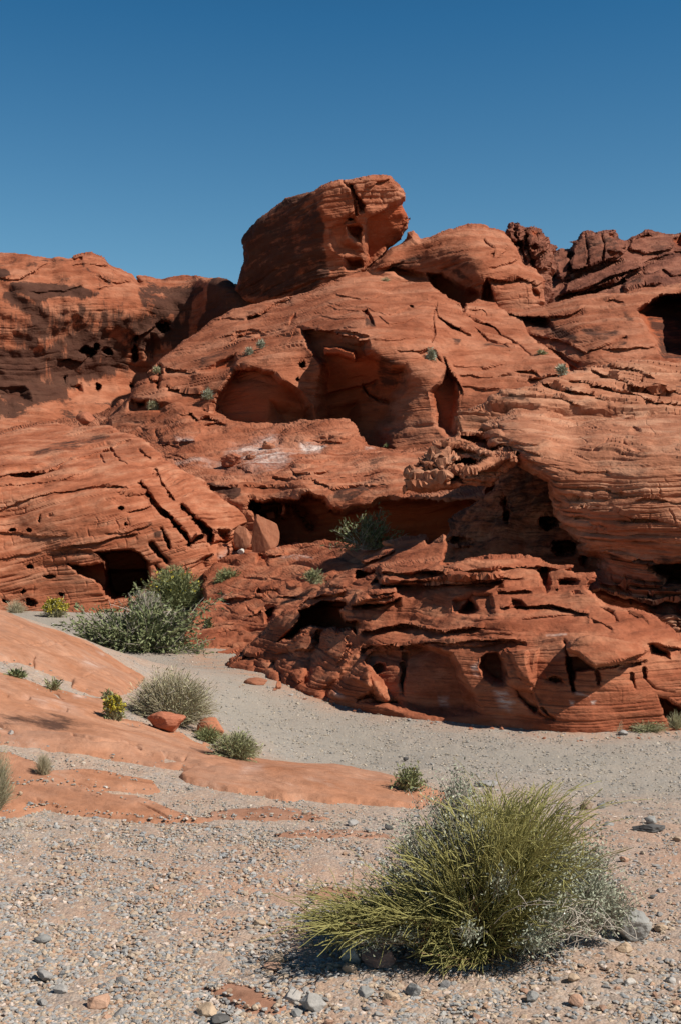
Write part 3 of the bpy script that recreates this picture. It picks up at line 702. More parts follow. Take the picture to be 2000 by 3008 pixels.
rock('jagged_ridge', 'jagged dark brown ridge of tilted slabs on the skyline at the right', 'rock ridge',
     C(690, 450, 700, 380, 735, 315, 760, 305, 832, 290, 850, 262, 825, 245, 880, 230, 890, 200, 915, 178, 990, 176, 1000, 188, 1080, 168, 1136, 168, 1150, 230, 1212, 238, 1240, 215, 1330, 172, 1420, 180, 1470, 190, 1535, 195, 1700, 190, 1700, 600, 1568, 640, 1100, 700, 640, 740, 640, 520),
     [(1620, 800, 60), (1680, 740, 62), (1700, 690, 63), (1800, 680, 63), (1850, 710, 64), (1900, 690, 67), (2000, 690, 68), (2050, 700, 68), (1750, 750, 61), (1800, 770, 61), (1900, 760, 63), (1700, 830, 58.5), (1800, 810, 59.5), (1900, 800, 60), (2000, 780, 62), (2050, 900, 56), (1650, 900, 56), (1850, 880, 56.5)],
     M['dark'], seed=29, dip=(0.38, 0.0), P=0.9, amp=0.13, rough=0.11, rs=1.2, block=0.04, rim=(16, 1.5), thick=10, jit=5, warp=5, lump=0.3, base_varn_shade=0.14,
     feats=[('carve', C(825, 250, 880, 228, 915, 180, 1000, 186, 1136, 168, 1150, 230, 1212, 240, 1190, 330, 1080, 375, 940, 420, 840, 440, 850, 300), -1.6, 5), ('carve', C(795, 510, 1000, 430, 1190, 350, 1300, 385, 1312, 430, 1150, 505, 900, 580, 790, 590), -1.3, 5), ('carve', C(1240, 220, 1330, 175, 1420, 182, 1530, 200, 1500, 300, 1330, 330, 1220, 300), -.9, 6), ('carve', C(735, 320, 830, 295, 835, 440, 800, 500, 740, 480, 700, 400), -.9, 6), ('carve', C(1190, 490, 1310, 440, 1330, 540, 1200, 580), -.8, 5), ('carve', C(1300, 470, 1430, 430, 1440, 520, 1330, 550), -.7, 5), ('crack', C(930, 190, 960, 300, 950, 400), 3, .6), ('crack', C(1040, 180, 1060, 300, 1050, 380), 3, .5), ('crack', C(1340, 380, 1420, 350, 1568, 320), 4, .7), ('crack', C(1450, 440, 1500, 480, 1568, 470), 4, .7), ('ledge', C(740, 610, 900, 560, 1000, 520, 1150, 455, 1330, 400), 1.4, 12), ('ledge', C(860, 600, 1000, 560, 1150, 510, 1310, 440), 1.2, 10), ('ledge', C(800, 500, 900, 440, 1050, 390, 1200, 345), .8, 10), ('carve', C(880, 200, 930, 180, 985, 185, 940, 215, 890, 220), 1.2, 5), ('carve', C(700, 380, 760, 400, 780, 500, 720, 520, 690, 470), 1.5, 12),
            ('carve', C(1240, 225, 1320, 195, 1390, 195, 1360, 215, 1260, 250), 1.2, 5), ('carve', C(1500, 230, 1568, 185, 1600, 300, 1520, 300), 1.6, 8), ('carve', C(1080, 190, 1140, 185, 1130, 230, 1090, 220), .8, 5), ('carve', C(1080, 300, 1190, 310, 1170, 345, 1080, 370), .8, 8), ('varn_shade', C(830, 230, 1150, 180, 1200, 260, 1150, 350, 850, 440), .25, 20), ('varn_shade', C(1180, 500, 1300, 450, 1320, 560, 1200, 580), .4, 15), ('rough', C(730, 500, 1330, 330, 1330, 560, 740, 640), .5, 20)])

rock('sandstone_slope', 'sloping layered rock with dark stains and a shaded hollow below the jagged ridge', 'rock outcrop',
     C(300, 700, 380, 690, 530, 690, 700, 650, 950, 600, 1200, 585, 1300, 555, 1568, 512, 1700, 500, 1700, 1100, 1430, 1100, 900, 1160, 740, 1160, 560, 1060, 420, 900),
     [(1440, 900, 47.5), (1480, 910, 46.5), (1600, 890, 46.5), (1750, 865, 46.5), (2000, 830, 47), (2050, 825, 47), (1540, 960, 44.6), (1700, 950, 42.2), (1850, 950, 41.5), (2000, 950, 42), (2050, 950, 42), (1620, 1030, 41.6), (1720, 1070, 38.8), (1900, 1060, 38.5), (2000, 1060, 39), (2050, 1090, 39), (1850, 1090, 38), (1660, 1110, 39.5), (1560, 1060, 43)],
     M['far'], seed=31, dip=(0.12, 0.0), P=0.26, amp=0.075, joint=0.5, rough=0.07, rs=1.2, rim=(12, 1.0), thick=6, jit=3, warp=5, lump=0.12,
     feats=[('varn_shade', C(1300, 720, 1420, 600, 1700, 600, 1700, 1050, 1440, 1020, 1400, 900), .75, 16), ('carve', C(1262, 700, 1340, 640, 1420, 592, 1600, 580, 1700, 1040, 1430, 1028, 1395, 930, 1330, 850, 1300, 780), 3.6, 12), ('ledge', C(700, 740, 790, 735, 930, 688), .9, 7), ('ledge', C(430, 725, 560, 740, 690, 740), 1.6, 24), ('carve', C(520, 745, 690, 735, 740, 790, 760, 860, 640, 840, 560, 810), 1.0, 14), ('ledge', C(570, 850, 700, 880, 790, 900, 960, 980), .7, 10), ('ledge', C(560, 890, 700, 950, 900, 1040), .7, 10), ('ledge', C(640, 930, 780, 1010, 880, 1080), .6, 10), ('ledge', C(960, 960, 1100, 945, 1210, 950, 1400, 935), .45, 6), ('ledge', C(1060, 640, 1120, 620, 1190, 640), .6, 8), ('crack', C(960, 980, 1060, 940, 1200, 880), 4, .25),  # first dark patch paints the shade inside the cave at the right
            ('varn_shade', C(500, 735, 680, 725, 760, 780, 900, 880, 940, 960, 800, 900, 600, 840), .7, 20), ('varn_shade', C(890, 820, 1000, 790, 1150, 800, 1200, 870, 1060, 930, 960, 900), .75, 20), ('varn_shade', C(1160, 700, 1250, 720, 1280, 800, 1180, 760), .5, 12), ('varn_shade', C(1150, 880, 1220, 900, 1200, 950, 1130, 930), .6, 10), ('varn_shade', C(1320, 640, 1568, 590, 1568, 680, 1380, 690), .5, 12)])

rock('sandstone_hill', 'big domed hill with a long red shaded alcove under its rim in the centre', 'rock hill',
     Q(430, 1100, 470, 1060, 540, 1000) + A(1290, 745, 1330, 705, 1400, 650, 1500, 605) + B(0, 1078, 60, 1030, 200, 990, 330, 965, 480, 935, 600, 905, 690, 865, 770, 826, 830, 792, 960, 778, 1100, 820, 1200, 850, 1370, 852, 1385, 880, 1430, 912, 1485, 966, 1568, 988) + C(130, 700, 150, 650, 230, 630, 350, 637, 358, 668, 440, 722, 530, 745, 560, 850, 640, 925, 760, 1000, 830, 1105)
     + Q(1680, 1130, 1640, 1260, 1560, 1340, 1300, 1400, 900, 1330, 600, 1310, 330, 1290, 320, 1230) + A(780, 1262, 850, 1165, 900, 1080, 1000, 1010, 1060, 950),
     [(355, 1210, 41.5), (390, 1130, 42.5), (480, 1000, 47), (600, 910, 50), (700, 880, 50.5), (860, 862, 50), (1000, 812, 50.3), (1150, 828, 49.4), (1300, 862, 46.8), (1350, 890, 46), (900, 950, 42.8), (1100, 950, 39.6), (1250, 960, 40), (1040, 985, 38.3), (960, 1150, 40.2), (1060, 1180, 39.7), (900, 1050, 40.4), (750, 1070, 40.2), (650, 1100, 41), (560, 1050, 43.5), (420, 1180, 41), (600, 1190, 40.3), (850, 1120, 39.2), (700, 1260, 39), (900, 1280, 38.3), (1150, 1310, 37.2), (1280, 1310, 36.2), (1240, 1150, 37.4), (1400, 1150, 37.4), (1500, 1200, 36), (1400, 1000, 41.3), (1500, 1050, 40), (1640, 1100, 38), (1550, 980, 43.3), (1450, 905, 46.2), (1620, 1160, 36.8), (1195, 1040, 37.7), (560, 1300, 38.5), (1500, 1330, 34.5), (330, 1290, 40)],
     M['far'], seed=33, dip=(0.06, 0.03), P=0.24, amp=0.065, joint=0.0, rough=0.07, rs=1.3, rim=(10, 0.7), thick=7, jit=3, warp=5, lump=0.15,
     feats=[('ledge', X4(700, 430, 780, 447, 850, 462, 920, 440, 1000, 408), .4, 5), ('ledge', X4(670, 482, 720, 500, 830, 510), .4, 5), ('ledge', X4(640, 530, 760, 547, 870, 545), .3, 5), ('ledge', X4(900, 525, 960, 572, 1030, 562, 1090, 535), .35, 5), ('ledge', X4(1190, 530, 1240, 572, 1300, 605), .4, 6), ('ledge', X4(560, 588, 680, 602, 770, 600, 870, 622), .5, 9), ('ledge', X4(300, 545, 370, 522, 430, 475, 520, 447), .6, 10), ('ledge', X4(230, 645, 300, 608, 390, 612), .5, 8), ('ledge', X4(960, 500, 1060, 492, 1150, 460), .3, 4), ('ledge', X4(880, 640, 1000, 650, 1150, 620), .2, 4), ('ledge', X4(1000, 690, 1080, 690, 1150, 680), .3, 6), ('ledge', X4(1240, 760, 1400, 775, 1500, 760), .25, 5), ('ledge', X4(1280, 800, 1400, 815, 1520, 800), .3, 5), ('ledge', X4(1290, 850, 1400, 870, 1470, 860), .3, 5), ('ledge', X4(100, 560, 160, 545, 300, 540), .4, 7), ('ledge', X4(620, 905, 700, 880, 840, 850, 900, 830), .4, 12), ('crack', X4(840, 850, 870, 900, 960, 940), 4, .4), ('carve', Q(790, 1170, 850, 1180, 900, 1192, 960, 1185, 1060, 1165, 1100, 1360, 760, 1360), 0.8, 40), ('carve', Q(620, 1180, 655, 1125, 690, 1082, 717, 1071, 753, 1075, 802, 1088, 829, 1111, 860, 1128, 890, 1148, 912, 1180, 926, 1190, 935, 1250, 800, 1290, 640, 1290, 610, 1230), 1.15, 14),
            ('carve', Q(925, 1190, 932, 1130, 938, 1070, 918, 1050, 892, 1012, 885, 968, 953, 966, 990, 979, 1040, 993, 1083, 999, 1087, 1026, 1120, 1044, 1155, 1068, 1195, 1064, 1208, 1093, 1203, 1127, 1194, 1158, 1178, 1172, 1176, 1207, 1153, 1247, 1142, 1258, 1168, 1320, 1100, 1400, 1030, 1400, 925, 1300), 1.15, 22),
            ('carve', B(660, 1275, 760, 1275, 880, 1310, 880, 1370, 780, 1330, 680, 1330), -1.7, 7),
            ('carve', Q(1258, 1150, 1285, 1120, 1310, 1078, 1340, 1110, 1352, 1180, 1345, 1290, 1312, 1300, 1275, 1262, 1262, 1200), 0.9, 12), ('ledge', C(0, 1000, 40, 1070, 110, 1180, 130, 1230), .8, 14),
            ('ledge', B(520, 1150, 640, 1155, 760, 1185, 870, 1215, 970, 1225), .9, 20), ('carve', B(50, 1440, 230, 1440, 330, 1470, 420, 1540, 300, 1560, 60, 1560), .5, 30), ('ledge', B(600, 1140, 500, 1140, 450, 1230), .3, 10),
            ('carve', B(915, 1040, 960, 1025, 1000, 1090, 1020, 1140, 970, 1145, 950, 1090), 1.0, 6), ('pit', 1210, 902, 7, 4, .6), ('pit', 890, 1073, 11, 13, 1.1), ('pit', 875, 1115, 5, 5, .8), ('carve', B(445, 1075, 490, 1040, 500, 1080, 445, 1150), .6, 7),
            ('ledge', B(770, 930, 870, 950, 960, 958, 1060, 920, 1150, 870), .35, 5), ('ledge', B(690, 985, 800, 1005, 920, 1005, 1080, 1060, 1250, 1010), .3, 6), ('ledge', B(160, 1075, 250, 1060, 470, 945), .6, 9), ('ledge', B(80, 1180, 200, 1150, 290, 1180), .5, 8), ('ledge', B(0, 1210, 90, 1190, 220, 1205), .4, 8), ('ledge', B(1390, 990, 1420, 1060, 1480, 1110, 1568, 1160), .5, 8),
            ('carve', C(135, 715, 200, 760, 290, 780, 350, 805, 390, 860, 460, 890, 540, 950, 590, 1000, 560, 1005, 480, 935, 380, 880, 330, 820, 200, 790), 1.1, 7), ('carve', C(180, 800, 250, 835, 310, 880, 400, 910, 470, 970, 330, 950, 260, 880), .9, 9), ('ledge', C(0, 755, 60, 790, 130, 830, 190, 860), .5, 7), ('ledge', C(480, 1095, 590, 1090, 640, 1120), .6, 7), ('ledge', C(560, 1145, 660, 1140, 760, 1120), .8, 7), ('ledge', C(0, 580, 60, 620, 130, 690), .4, 6), ('ledge', C(150, 690, 260, 690, 290, 720), .4, 6),
            ('crack', B(1408, 1000, 1390, 1080, 1400, 1180, 1385, 1250), 3, .3), ('ledge', B(1290, 1310, 1340, 1290, 1370, 1290), .6, 12), ('carve', B(1360, 1290, 1400, 1290, 1480, 1400, 1460, 1410, 1390, 1340), .8, 7), ('crack', A(1050, 960, 1050, 1010, 1040, 1100), 5, .9), ('ledge', A(960, 1010, 1050, 1060), .7, 8), ('carve', A(860, 1160, 960, 1170, 1050, 1180, 1180, 1200, 1150, 1290, 880, 1290, 800, 1270), 0.7, 14), ('carve', A(890, 1190, 960, 1180, 970, 1230, 900, 1240), 1.5, 8), ('ledge', A(1080, 960, 1200, 980, 1290, 985), .7, 12), ('ledge', A(1100, 1080, 1220, 1120, 1340, 1130), .7, 14),
            ('carve', A(1290, 970, 1400, 930, 1568, 850, 1568, 1000, 1400, 1040, 1310, 1010), .8, 12), ('rough', B(0, 1050, 600, 1050, 560, 1450, 0, 1480), .7, 40),
            ('varn_shade', B(910, 1030, 1010, 1100, 1020, 1150, 940, 1140), .7, 8), ('varn_shade', B(980, 1240, 1250, 1400, 1230, 1568, 1050, 1568, 980, 1400), .75, 30), ('varn_shade', C(190, 800, 320, 890, 470, 970, 200, 965, 300, 900), .65, 12), ('varn_shade', A(1310, 880, 1568, 760, 1568, 960, 1300, 975), .55, 15), ('varn_shade', C(40, 870, 120, 900, 100, 940, 50, 930), .6, 8), ('varn_shade', Q(1000, 1100, 1200, 1080, 1180, 1230, 1120, 1260, 1080, 1200), .38, 30), ('varn_shade', Q(860, 1180, 1000, 1160, 1010, 1260, 880, 1240), .3, 30)])

rock('sandstone_saddle', 'open sloping rock apron with white crust below the central alcove', 'rock slope',
     Q(-160, 1280, -10, 1268, 110, 1243, 215, 1230, 285, 1217, 340, 1190, 357, 1178, 400, 1172, 480, 1165, 510, 1165, 545, 1188, 600, 1190, 650, 1195, 667, 1229, 711, 1243, 760, 1245, 832, 1243, 877, 1236, 930, 1233, 1024, 1231, 1046, 1252, 1051, 1279, 1082, 1305, 1162, 1321, 1256, 1319, 1300, 1322, 1420, 1330, 1420, 1470, 1000, 1460, 700, 1430, 480, 1440, 300, 1340, -160, 1340),
     [(-150, 1280, 46), (0, 1265, 47), (110, 1245, 46.5), (215, 1232, 46), (300, 1225, 44), (357, 1181, 44.5), (450, 1225, 40.5), (500, 1170, 41.5), (600, 1195, 40.5), (700, 1242, 38.2), (832, 1243, 37.4), (1024, 1231, 36.3), (1050, 1275, 35), (1100, 1312, 33.5), (1300, 1325, 30), (1000, 1340, 31.5), (1000, 1280, 34), (800, 1330, 32.5), (600, 1330, 33.3), (500, 1330, 34.3), (600, 1430, 28.7), (900, 1430, 27.3), (1300, 1430, 24.2), (450, 1410, 31), (0, 1340, 40), (-150, 1340, 40), (200, 1310, 40), (540, 1260, 37), (600, 1380, 30.8), (800, 1390, 29.3)],
     M['far'], seed=35, dip=(0.04, 0.02), P=0.22, amp=0.045, joint=0.5, rough=0.11, rs=0.9, rim=(10, 0.6), thick=5, jit=3, warp=6, lump=0.12, groove=0.4,
     feats=[('carve', D(1030, 180, 1060, 130, 1130, 100, 1220, 60, 1330, 60, 1370, 150, 1300, 230, 1130, 240, 1060, 240), -.55, 16), ('carve', D(1010, 150, 1050, 130, 1050, 220, 1020, 215), .6, 7), ('ledge', D(1050, 245, 1120, 235, 1180, 250), .5, 7), ('ledge', A(905, 1240, 920, 1300, 960, 1340), .3, 8), ('ledge', D(1190, 45, 1270, 30, 1300, 70, 1380, 60, 1440, 80), .8, 10), ('ledge', D(1340, 110, 1420, 90, 1490, 100), .8, 14), ('ledge', E(0, 220, 90, 210, 150, 240), .9, 16),
            ('ledge', D(910, 80, 930, 120, 1000, 150), .3, 6), ('ledge', D(1080, 300, 1180, 310, 1250, 330), .3, 6), ('ledge', E(480, 400, 560, 350, 650, 330), .35, 8), ('ledge', E(720, 430, 830, 440, 920, 440), .35, 8), ('carve', E(480, 400, 520, 340, 750, 298, 950, 295, 1000, 340, 1010, 400, 950, 440, 760, 430, 620, 470, 500, 470), -.5, 16), ('ledge', E(640, 455, 740, 458, 800, 468), .25, 7), ('ledge', E(80, 620, 200, 620, 330, 640), .25, 7), ('ledge', D(1100, 330, 1200, 330), .4, 6), ('ledge', D(620, 20, 500, 110), .3, 6),
            ('white', E(150, 520, 200, 470, 350, 430, 470, 395, 500, 470, 560, 520, 640, 500, 560, 590, 430, 640, 260, 600, 200, 540), .8, 40), ('white', E(620, 445, 740, 450, 800, 465, 760, 510, 640, 520), 1.0, 16), ('white', D(1150, 180, 1290, 180, 1280, 220, 1160, 220), .7, 12), ('white', E(1060, 470, 1120, 480, 1100, 520, 1060, 500), .8, 10), ('white', E(-200, 560, 60, 560, 60, 600, -200, 600), .5, 14), ('white', E(60, 560, 430, 560, 420, 640, 100, 620), .55, 30)])

rock('cave_mound', 'wide rounded cross-bedded rock mound with a dark square cave at its foot', 'rock mound',
     Q(-160, 1290) + D(0, 162, 100, 142, 250, 112, 380, 96, 480, 116, 560, 112, 700, 108, 740, 120, 800, 150, 900, 185, 980, 220, 1040, 280, 1070, 330, 1200, 390, 1320, 480, 1400, 540, 1500, 590) + E(0, 735, 60, 765, 100, 790, 200, 845, 290, 918, 340, 948, 320, 975, 230, 1025, 190, 1090, 175, 1180, 150, 1260, 120, 1420, -60, 1500) + Q(400, 1850, -160, 1850),
     [(-150, 1290, 33), (0, 1275, 32), (170, 1245, 34), (220, 1250, 33.5), (350, 1262, 31.6), (430, 1300, 29.3), (560, 1405, 27.3), (700, 1480, 26.8), (750, 1525, 26.9), (0, 1380, 26.6), (-150, 1400, 26.5), (0, 1500, 25.1), (0, 1640, 24.6), (0, 1780, 24.4), (-150, 1780, 24.4), (200, 1350, 27.4), (200, 1450, 25.4), (200, 1600, 24.6), (120, 1750, 24.5), (300, 1760, 24.4), (400, 1450, 25.5), (420, 1600, 24.8), (550, 1600, 25.1), (550, 1500, 25.7), (680, 1560, 26.1), (650, 1660, 25.6), (450, 1740, 24.8), (350, 1350, 27.6), (480, 1400, 26.9), (0, 1850, 24.2), (400, 1850, 24.4)],
     M['red'], seed=37, dip=(0.16, 0.05), P=0.145, amp=0.05, joint=0.75, rough=0.04, rs=0.9, rim=(14, 0.8), thick=5, jit=3, warp=5, lump=0.08, groove=0.65,
     feats=[('carve', D(440, 1022, 560, 1030, 680, 1012, 700, 1060, 990, 1060, 1002, 1150, 940, 1210, 870, 1262, 740, 1280, 690, 1240, 650, 1185, 600, 1122, 545, 1105, 500, 1085), 1.2, 7), ('carve', D(612, 942, 750, 934, 870, 922, 930, 944, 985, 1000, 1003, 1080, 1000, 1150, 900, 1240, 760, 1262, 700, 1200, 690, 1010, 672, 985, 640, 958), 2.6, 8), ('smooth', D(250, 1060, 450, 1040, 700, 1300, 600, 1360, 200, 1300), .9, 30),
            ('crack', D(930, 490, 1000, 600, 1080, 690, 1180, 780, 1235, 860, 1250, 905), 5, .45), ('crack', D(1060, 680, 1180, 780, 1230, 850), 7, .4), ('crack', D(1200, 640, 1260, 710, 1350, 780, 1395, 830, 1385, 870), 6, .6), ('crack', D(1310, 750, 1390, 820, 1385, 860), 8, .5), ('crack', D(1000, 890, 1050, 960, 1105, 1015), 6, .5), ('crack', D(1060, 790, 1110, 880, 1115, 915), 4, .4), ('crack', D(1030, 1040, 1070, 1080), 4, .3), ('crack', D(1250, 900, 1330, 840), 4, .3),
            ('crack', D(730, 260, 760, 310, 790, 330), 3, .25), ('crack', D(660, 310, 690, 360), 3, .2), ('crack', D(910, 270, 960, 310, 985, 330), 3, .2), ('crack', D(1030, 400, 1060, 480, 1090, 520, 1140, 600), 3, .2), ('crack', D(780, 340, 830, 360), 2, .15),
            ('ledge', D(-80, 470, 60, 428, 160, 425, 300, 412, 460, 342, 600, 302, 720, 262, 880, 205), .28, 6), ('carve', D(50, 432, 170, 420, 300, 415, 270, 440, 180, 458, 80, 448), .6, 4), ('carve', D(640, 296, 730, 262, 725, 272, 650, 304), .4, 3), ('ledge', D(-80, 680, 80, 640, 150, 608, 350, 548, 480, 538, 620, 510, 760, 505, 840, 520), .2, 6), ('carve', D(690, 508, 830, 516, 790, 526, 710, 520), .35, 3),
            ('ledge', D(-80, 390, 100, 378, 300, 368), .2, 4), ('ledge', D(0, 510, 200, 495, 420, 460, 640, 400), .15, 5), ('ledge', D(760, 555, 880, 570, 960, 560), .22, 5), ('ledge', D(380, 915, 520, 890, 640, 885, 780, 830, 900, 820), .22, 6), ('ledge', D(-60, 1000, 100, 965, 260, 945), .15, 5), ('ledge', D(-60, 800, 120, 820, 300, 845, 480, 825), .15, 5), ('ledge', D(700, 820, 860, 800, 1000, 760), .15, 5), ('ledge', D(840, 680, 960, 650, 1010, 630), .2, 5), ('ledge', D(340, 930, 480, 925, 620, 940), .2, 7),
            ('pit', 86, 1664, 11, 9, .7), ('pit', 146, 1693, 19, 6, .5), ('pit', 181, 1747, 8, 5, .5), ('pit', 86, 1557, 7, 5, .4), ('pit', 38, 1557, 8, 4, .4), ('pit', 117, 1524, 5, 11, .35), ('pit', 150, 1515, 9, 5, .3), ('pit', 358, 1495, 8, 8, .3), ('pit', 372, 1540, 6, 6, .3), ('pit', 66, 1738, 7, 9, .5), ('pit', 20, 1764, 12, 7, .5), ('pit', 95, 1770, 16, 10, .45), ('pit', 430, 1455, 10, 10, .25),
            ('carve', D(1300, 800, 1380, 830, 1320, 850, 1260, 850), -.3, 8), ('carve', D(1180, 1080, 1350, 960, 1420, 950, 1360, 1040, 1240, 1100), .4, 14), ('carve', E(100, 1010, 170, 1020, 180, 1100, 80, 1180, 40, 1120), .5, 14), ('ledge', D(1380, 880, 1480, 870, 1568, 840), .4, 10),
            ('varn_shade', D(180, 290, 400, 200, 740, 145, 760, 180, 640, 240, 500, 290, 380, 310, 220, 330), .58, 22), ('varn_shade', D(430, 215, 510, 250, 520, 285, 440, 280), .5, 10), ('varn_shade', D(600, 240, 740, 165, 740, 190, 640, 250), .5, 8), ('varn_shade', D(1000, 780, 1070, 800, 1070, 860, 1010, 850), .7, 10), ('varn_shade', D(300, 860, 600, 880, 700, 930, 400, 1000, 310, 960), .42, 25), ('varn_shade', D(960, 740, 1020, 745, 1000, 780, 950, 780), .6, 8), ('varn_shade', D(780, 640, 830, 650, 810, 680, 780, 680), .7, 6), ('varn_shade', D(200, 560, 400, 530, 380, 560, 220, 580), .5, 12), ('varn_shade', D(-60, 640, 100, 615, 60, 650, -60, 670), .55, 10), ('varn_shade', D(1140, 580, 1310, 530, 1280, 560, 1160, 595), .5, 6), ('white', D(1440, 960, 1520, 900, 1500, 990, 1450, 1010), .6, 16)])

rock('rock_ledge', 'flat layered ledge roofing a deep shaded alcove in the middle ground', 'rock ledge',
     E(-60, 690, 0, 702, 100, 706, 200, 690, 330, 680, 430, 665, 500, 630, 560, 602, 585, 572, 640, 560, 720, 535, 820, 498, 1000, 492, 1270, 508, 1470, 498, 1700, 440, 1990, 500, 1990, 1180, 560, 1230, 300, 1230, 150, 1100, 100, 860, 0, 780),
     [(570, 1412, 28.8), (600, 1415, 28.5), (700, 1405, 28), (790, 1395, 28.2), (860, 1355, 29.5), (1000, 1325, 31), (1250, 1325, 29.2), (1400, 1315, 27.2), (1480, 1340, 26), (900, 1400, 26.9), (600, 1445, 27.6), (690, 1440, 27.1), (1000, 1440, 25.7), (1150, 1420, 25.3), (1300, 1420, 24.9), (1450, 1420, 24.5), (980, 1480, 25.4), (700, 1462, 26.9), (850, 1460, 26.4), (800, 1550, 26.6), (1000, 1600, 25.6), (1200, 1600, 24.9), (1400, 1560, 24.3), (650, 1520, 27.2), (700, 1640, 26.3), (1000, 1660, 25.2), (1450, 1620, 24)],
     M['red'], seed=39, dip=(0.07, 0.0), P=0.16, amp=0.055, joint=0.4, rough=0.06, rs=0.8, rim=(12, 0.6), thick=5, jit=3.5, warp=6, lump=0.08,
     feats=[('carve', E(280, 835, 330, 822, 480, 815, 606, 812, 640, 770, 690, 762, 740, 790, 800, 805, 840, 868, 900, 882, 1050, 852, 1180, 802, 1285, 792, 1568, 733, 2000, 690, 2000, 1250, 560, 1250, 420, 1100, 330, 950, 290, 900), 2.3, 14), ('carve', E(498, 842, 540, 840, 545, 900, 535, 958, 500, 950), -1.7, 8), ('carve', E(360, 900, 480, 860, 500, 960, 420, 1000), -.9, 14), ('pit', 742, 1485, 18, 22, 1.2), ('pit', 762, 1517, 9, 8, .9), ('carve', E(560, 850, 680, 850, 760, 950, 780, 1050, 680, 1080, 600, 1000), .6, 20), ('carve', E(1000, 1020, 1000, 1050, 940, 1050, 930, 1040), -.8, 5),
            ('ledge', E(20, 730, 110, 738, 230, 742, 420, 735, 620, 742), .35, 10), ('ledge', E(440, 668, 580, 690, 690, 690), .35, 6), ('ledge', E(570, 610, 600, 650, 740, 655, 820, 640), .5, 7), ('ledge', E(690, 690, 800, 720, 860, 760), .4, 8), ('ledge', E(860, 690, 1000, 668, 1150, 655, 1300, 650), .3, 6), ('ledge', E(850, 760, 980, 735, 1090, 720, 1200, 735), .3, 8), ('ledge', E(660, 600, 760, 560, 860, 545), .2, 5), ('ledge', E(940, 560, 1060, 520, 1150, 510), .2, 5),
            ('varn_shade', E(10, 715, 230, 735, 260, 810, 200, 830, 90, 780, 20, 745), 1.0, 10), ('varn_shade', E(850, 770, 980, 740, 1090, 730, 1090, 770, 960, 840, 850, 830), .8, 10), ('varn_shade', E(230, 690, 460, 690, 440, 735, 250, 740), .4, 10), ('varn_shade', E(1060, 540, 1270, 520, 1180, 570, 1080, 590), .35, 15), ('varn_shade', E(560, 580, 640, 560, 600, 640, 570, 640), .5, 8), ('varn_shade', E(1450, 600, 1500, 560, 1400, 650), .4, 8), ('varn_shade', E(640, 660, 860, 660, 850, 720, 700, 700), .45, 12), ('varn_shade', E(540, 850, 800, 900, 800, 1060, 620, 1080), .35, 30)])

rock('rock_ledge', 'ragged pile of thin dark-edged rock plates jutting left beside the beehive rock', 'rock ledge',
     X1(-60, 770, 0, 590, 60, 540, 110, 490, 150, 430, 190, 390, 230, 330, 290, 325, 350, 262, 440, 252, 520, 215, 680, 235, 870, 372, 1000, 380, 1000, 500, 900, 540, 800, 650, 770, 712, 640, 708, 380, 718, 150, 735),
     [(1187, 1442, 16.7), (1200, 1407, 16.9), (1238, 1359, 17.1), (1264, 1328, 17.3), (1312, 1284, 17.5), (1366, 1269, 17.8), (1423, 1280, 17.6), (1477, 1319, 16.9), (1512, 1340, 16.2), (1379, 1388, 16.1), (1321, 1423, 16.5), (1446, 1423, 16.5), (1359, 1328, 17.2), (1296, 1379, 16.7), (1423, 1366, 16.4)],
     M['bee'], seed=41, dip=(0.1, 0.0), P=0.07, amp=0.04, rough=0.035, rs=0.35, block=0.03, rim=(8, 0.25), thick=1.2, jit=4, warp=3, groove=0.8, joint=0.8, step=1.7,
     feats=[('carve', X1(470, 225, 680, 235, 870, 372, 800, 420, 700, 385, 560, 320, 460, 280), .75, 8), ('carve', X1(345, 262, 470, 272, 640, 345, 790, 408, 775, 450, 640, 420, 470, 372, 300, 345), -.34, 5), ('carve', X1(470, 440, 640, 462, 760, 452, 835, 425, 700, 500, 560, 580, 490, 565, 470, 640, 560, 700, 390, 700, 340, 660, 350, 610, 470, 560, 380, 500), 1.3, 7),
            ('carve', X1(498, 575, 620, 510, 820, 438, 900, 394, 955, 400, 955, 462, 860, 492, 700, 560, 560, 604), -.42, 5), ('carve', X1(110, 500, 190, 400, 300, 345, 465, 442, 470, 482, 330, 562, 130, 560), -.22, 8), ('carve', X1(0, 600, 80, 570, 280, 605, 370, 590, 375, 700, 0, 735), -.20, 8),
            ('ledge', X1(110, 560, 220, 540, 330, 560, 380, 590), .35, 8), ('ledge', X1(190, 420, 300, 430, 460, 480), .2, 5), ('ledge', X1(150, 470, 280, 490, 400, 520), .2, 5), ('ledge', X1(230, 350, 330, 370, 450, 390), .2, 5), ('ledge', X1(0, 640, 140, 640, 340, 640), .15, 5), ('ledge', X1(460, 640, 600, 650, 780, 690), .2, 6), ('rough', X1(0, 300, 480, 300, 480, 740, 0, 740), 1.0, 12), ('varn_shade', X1(500, 600, 860, 490, 950, 470, 800, 640, 600, 640), .5, 10), ('varn_shade', X1(130, 470, 260, 400, 440, 470, 330, 520), .3, 10)])

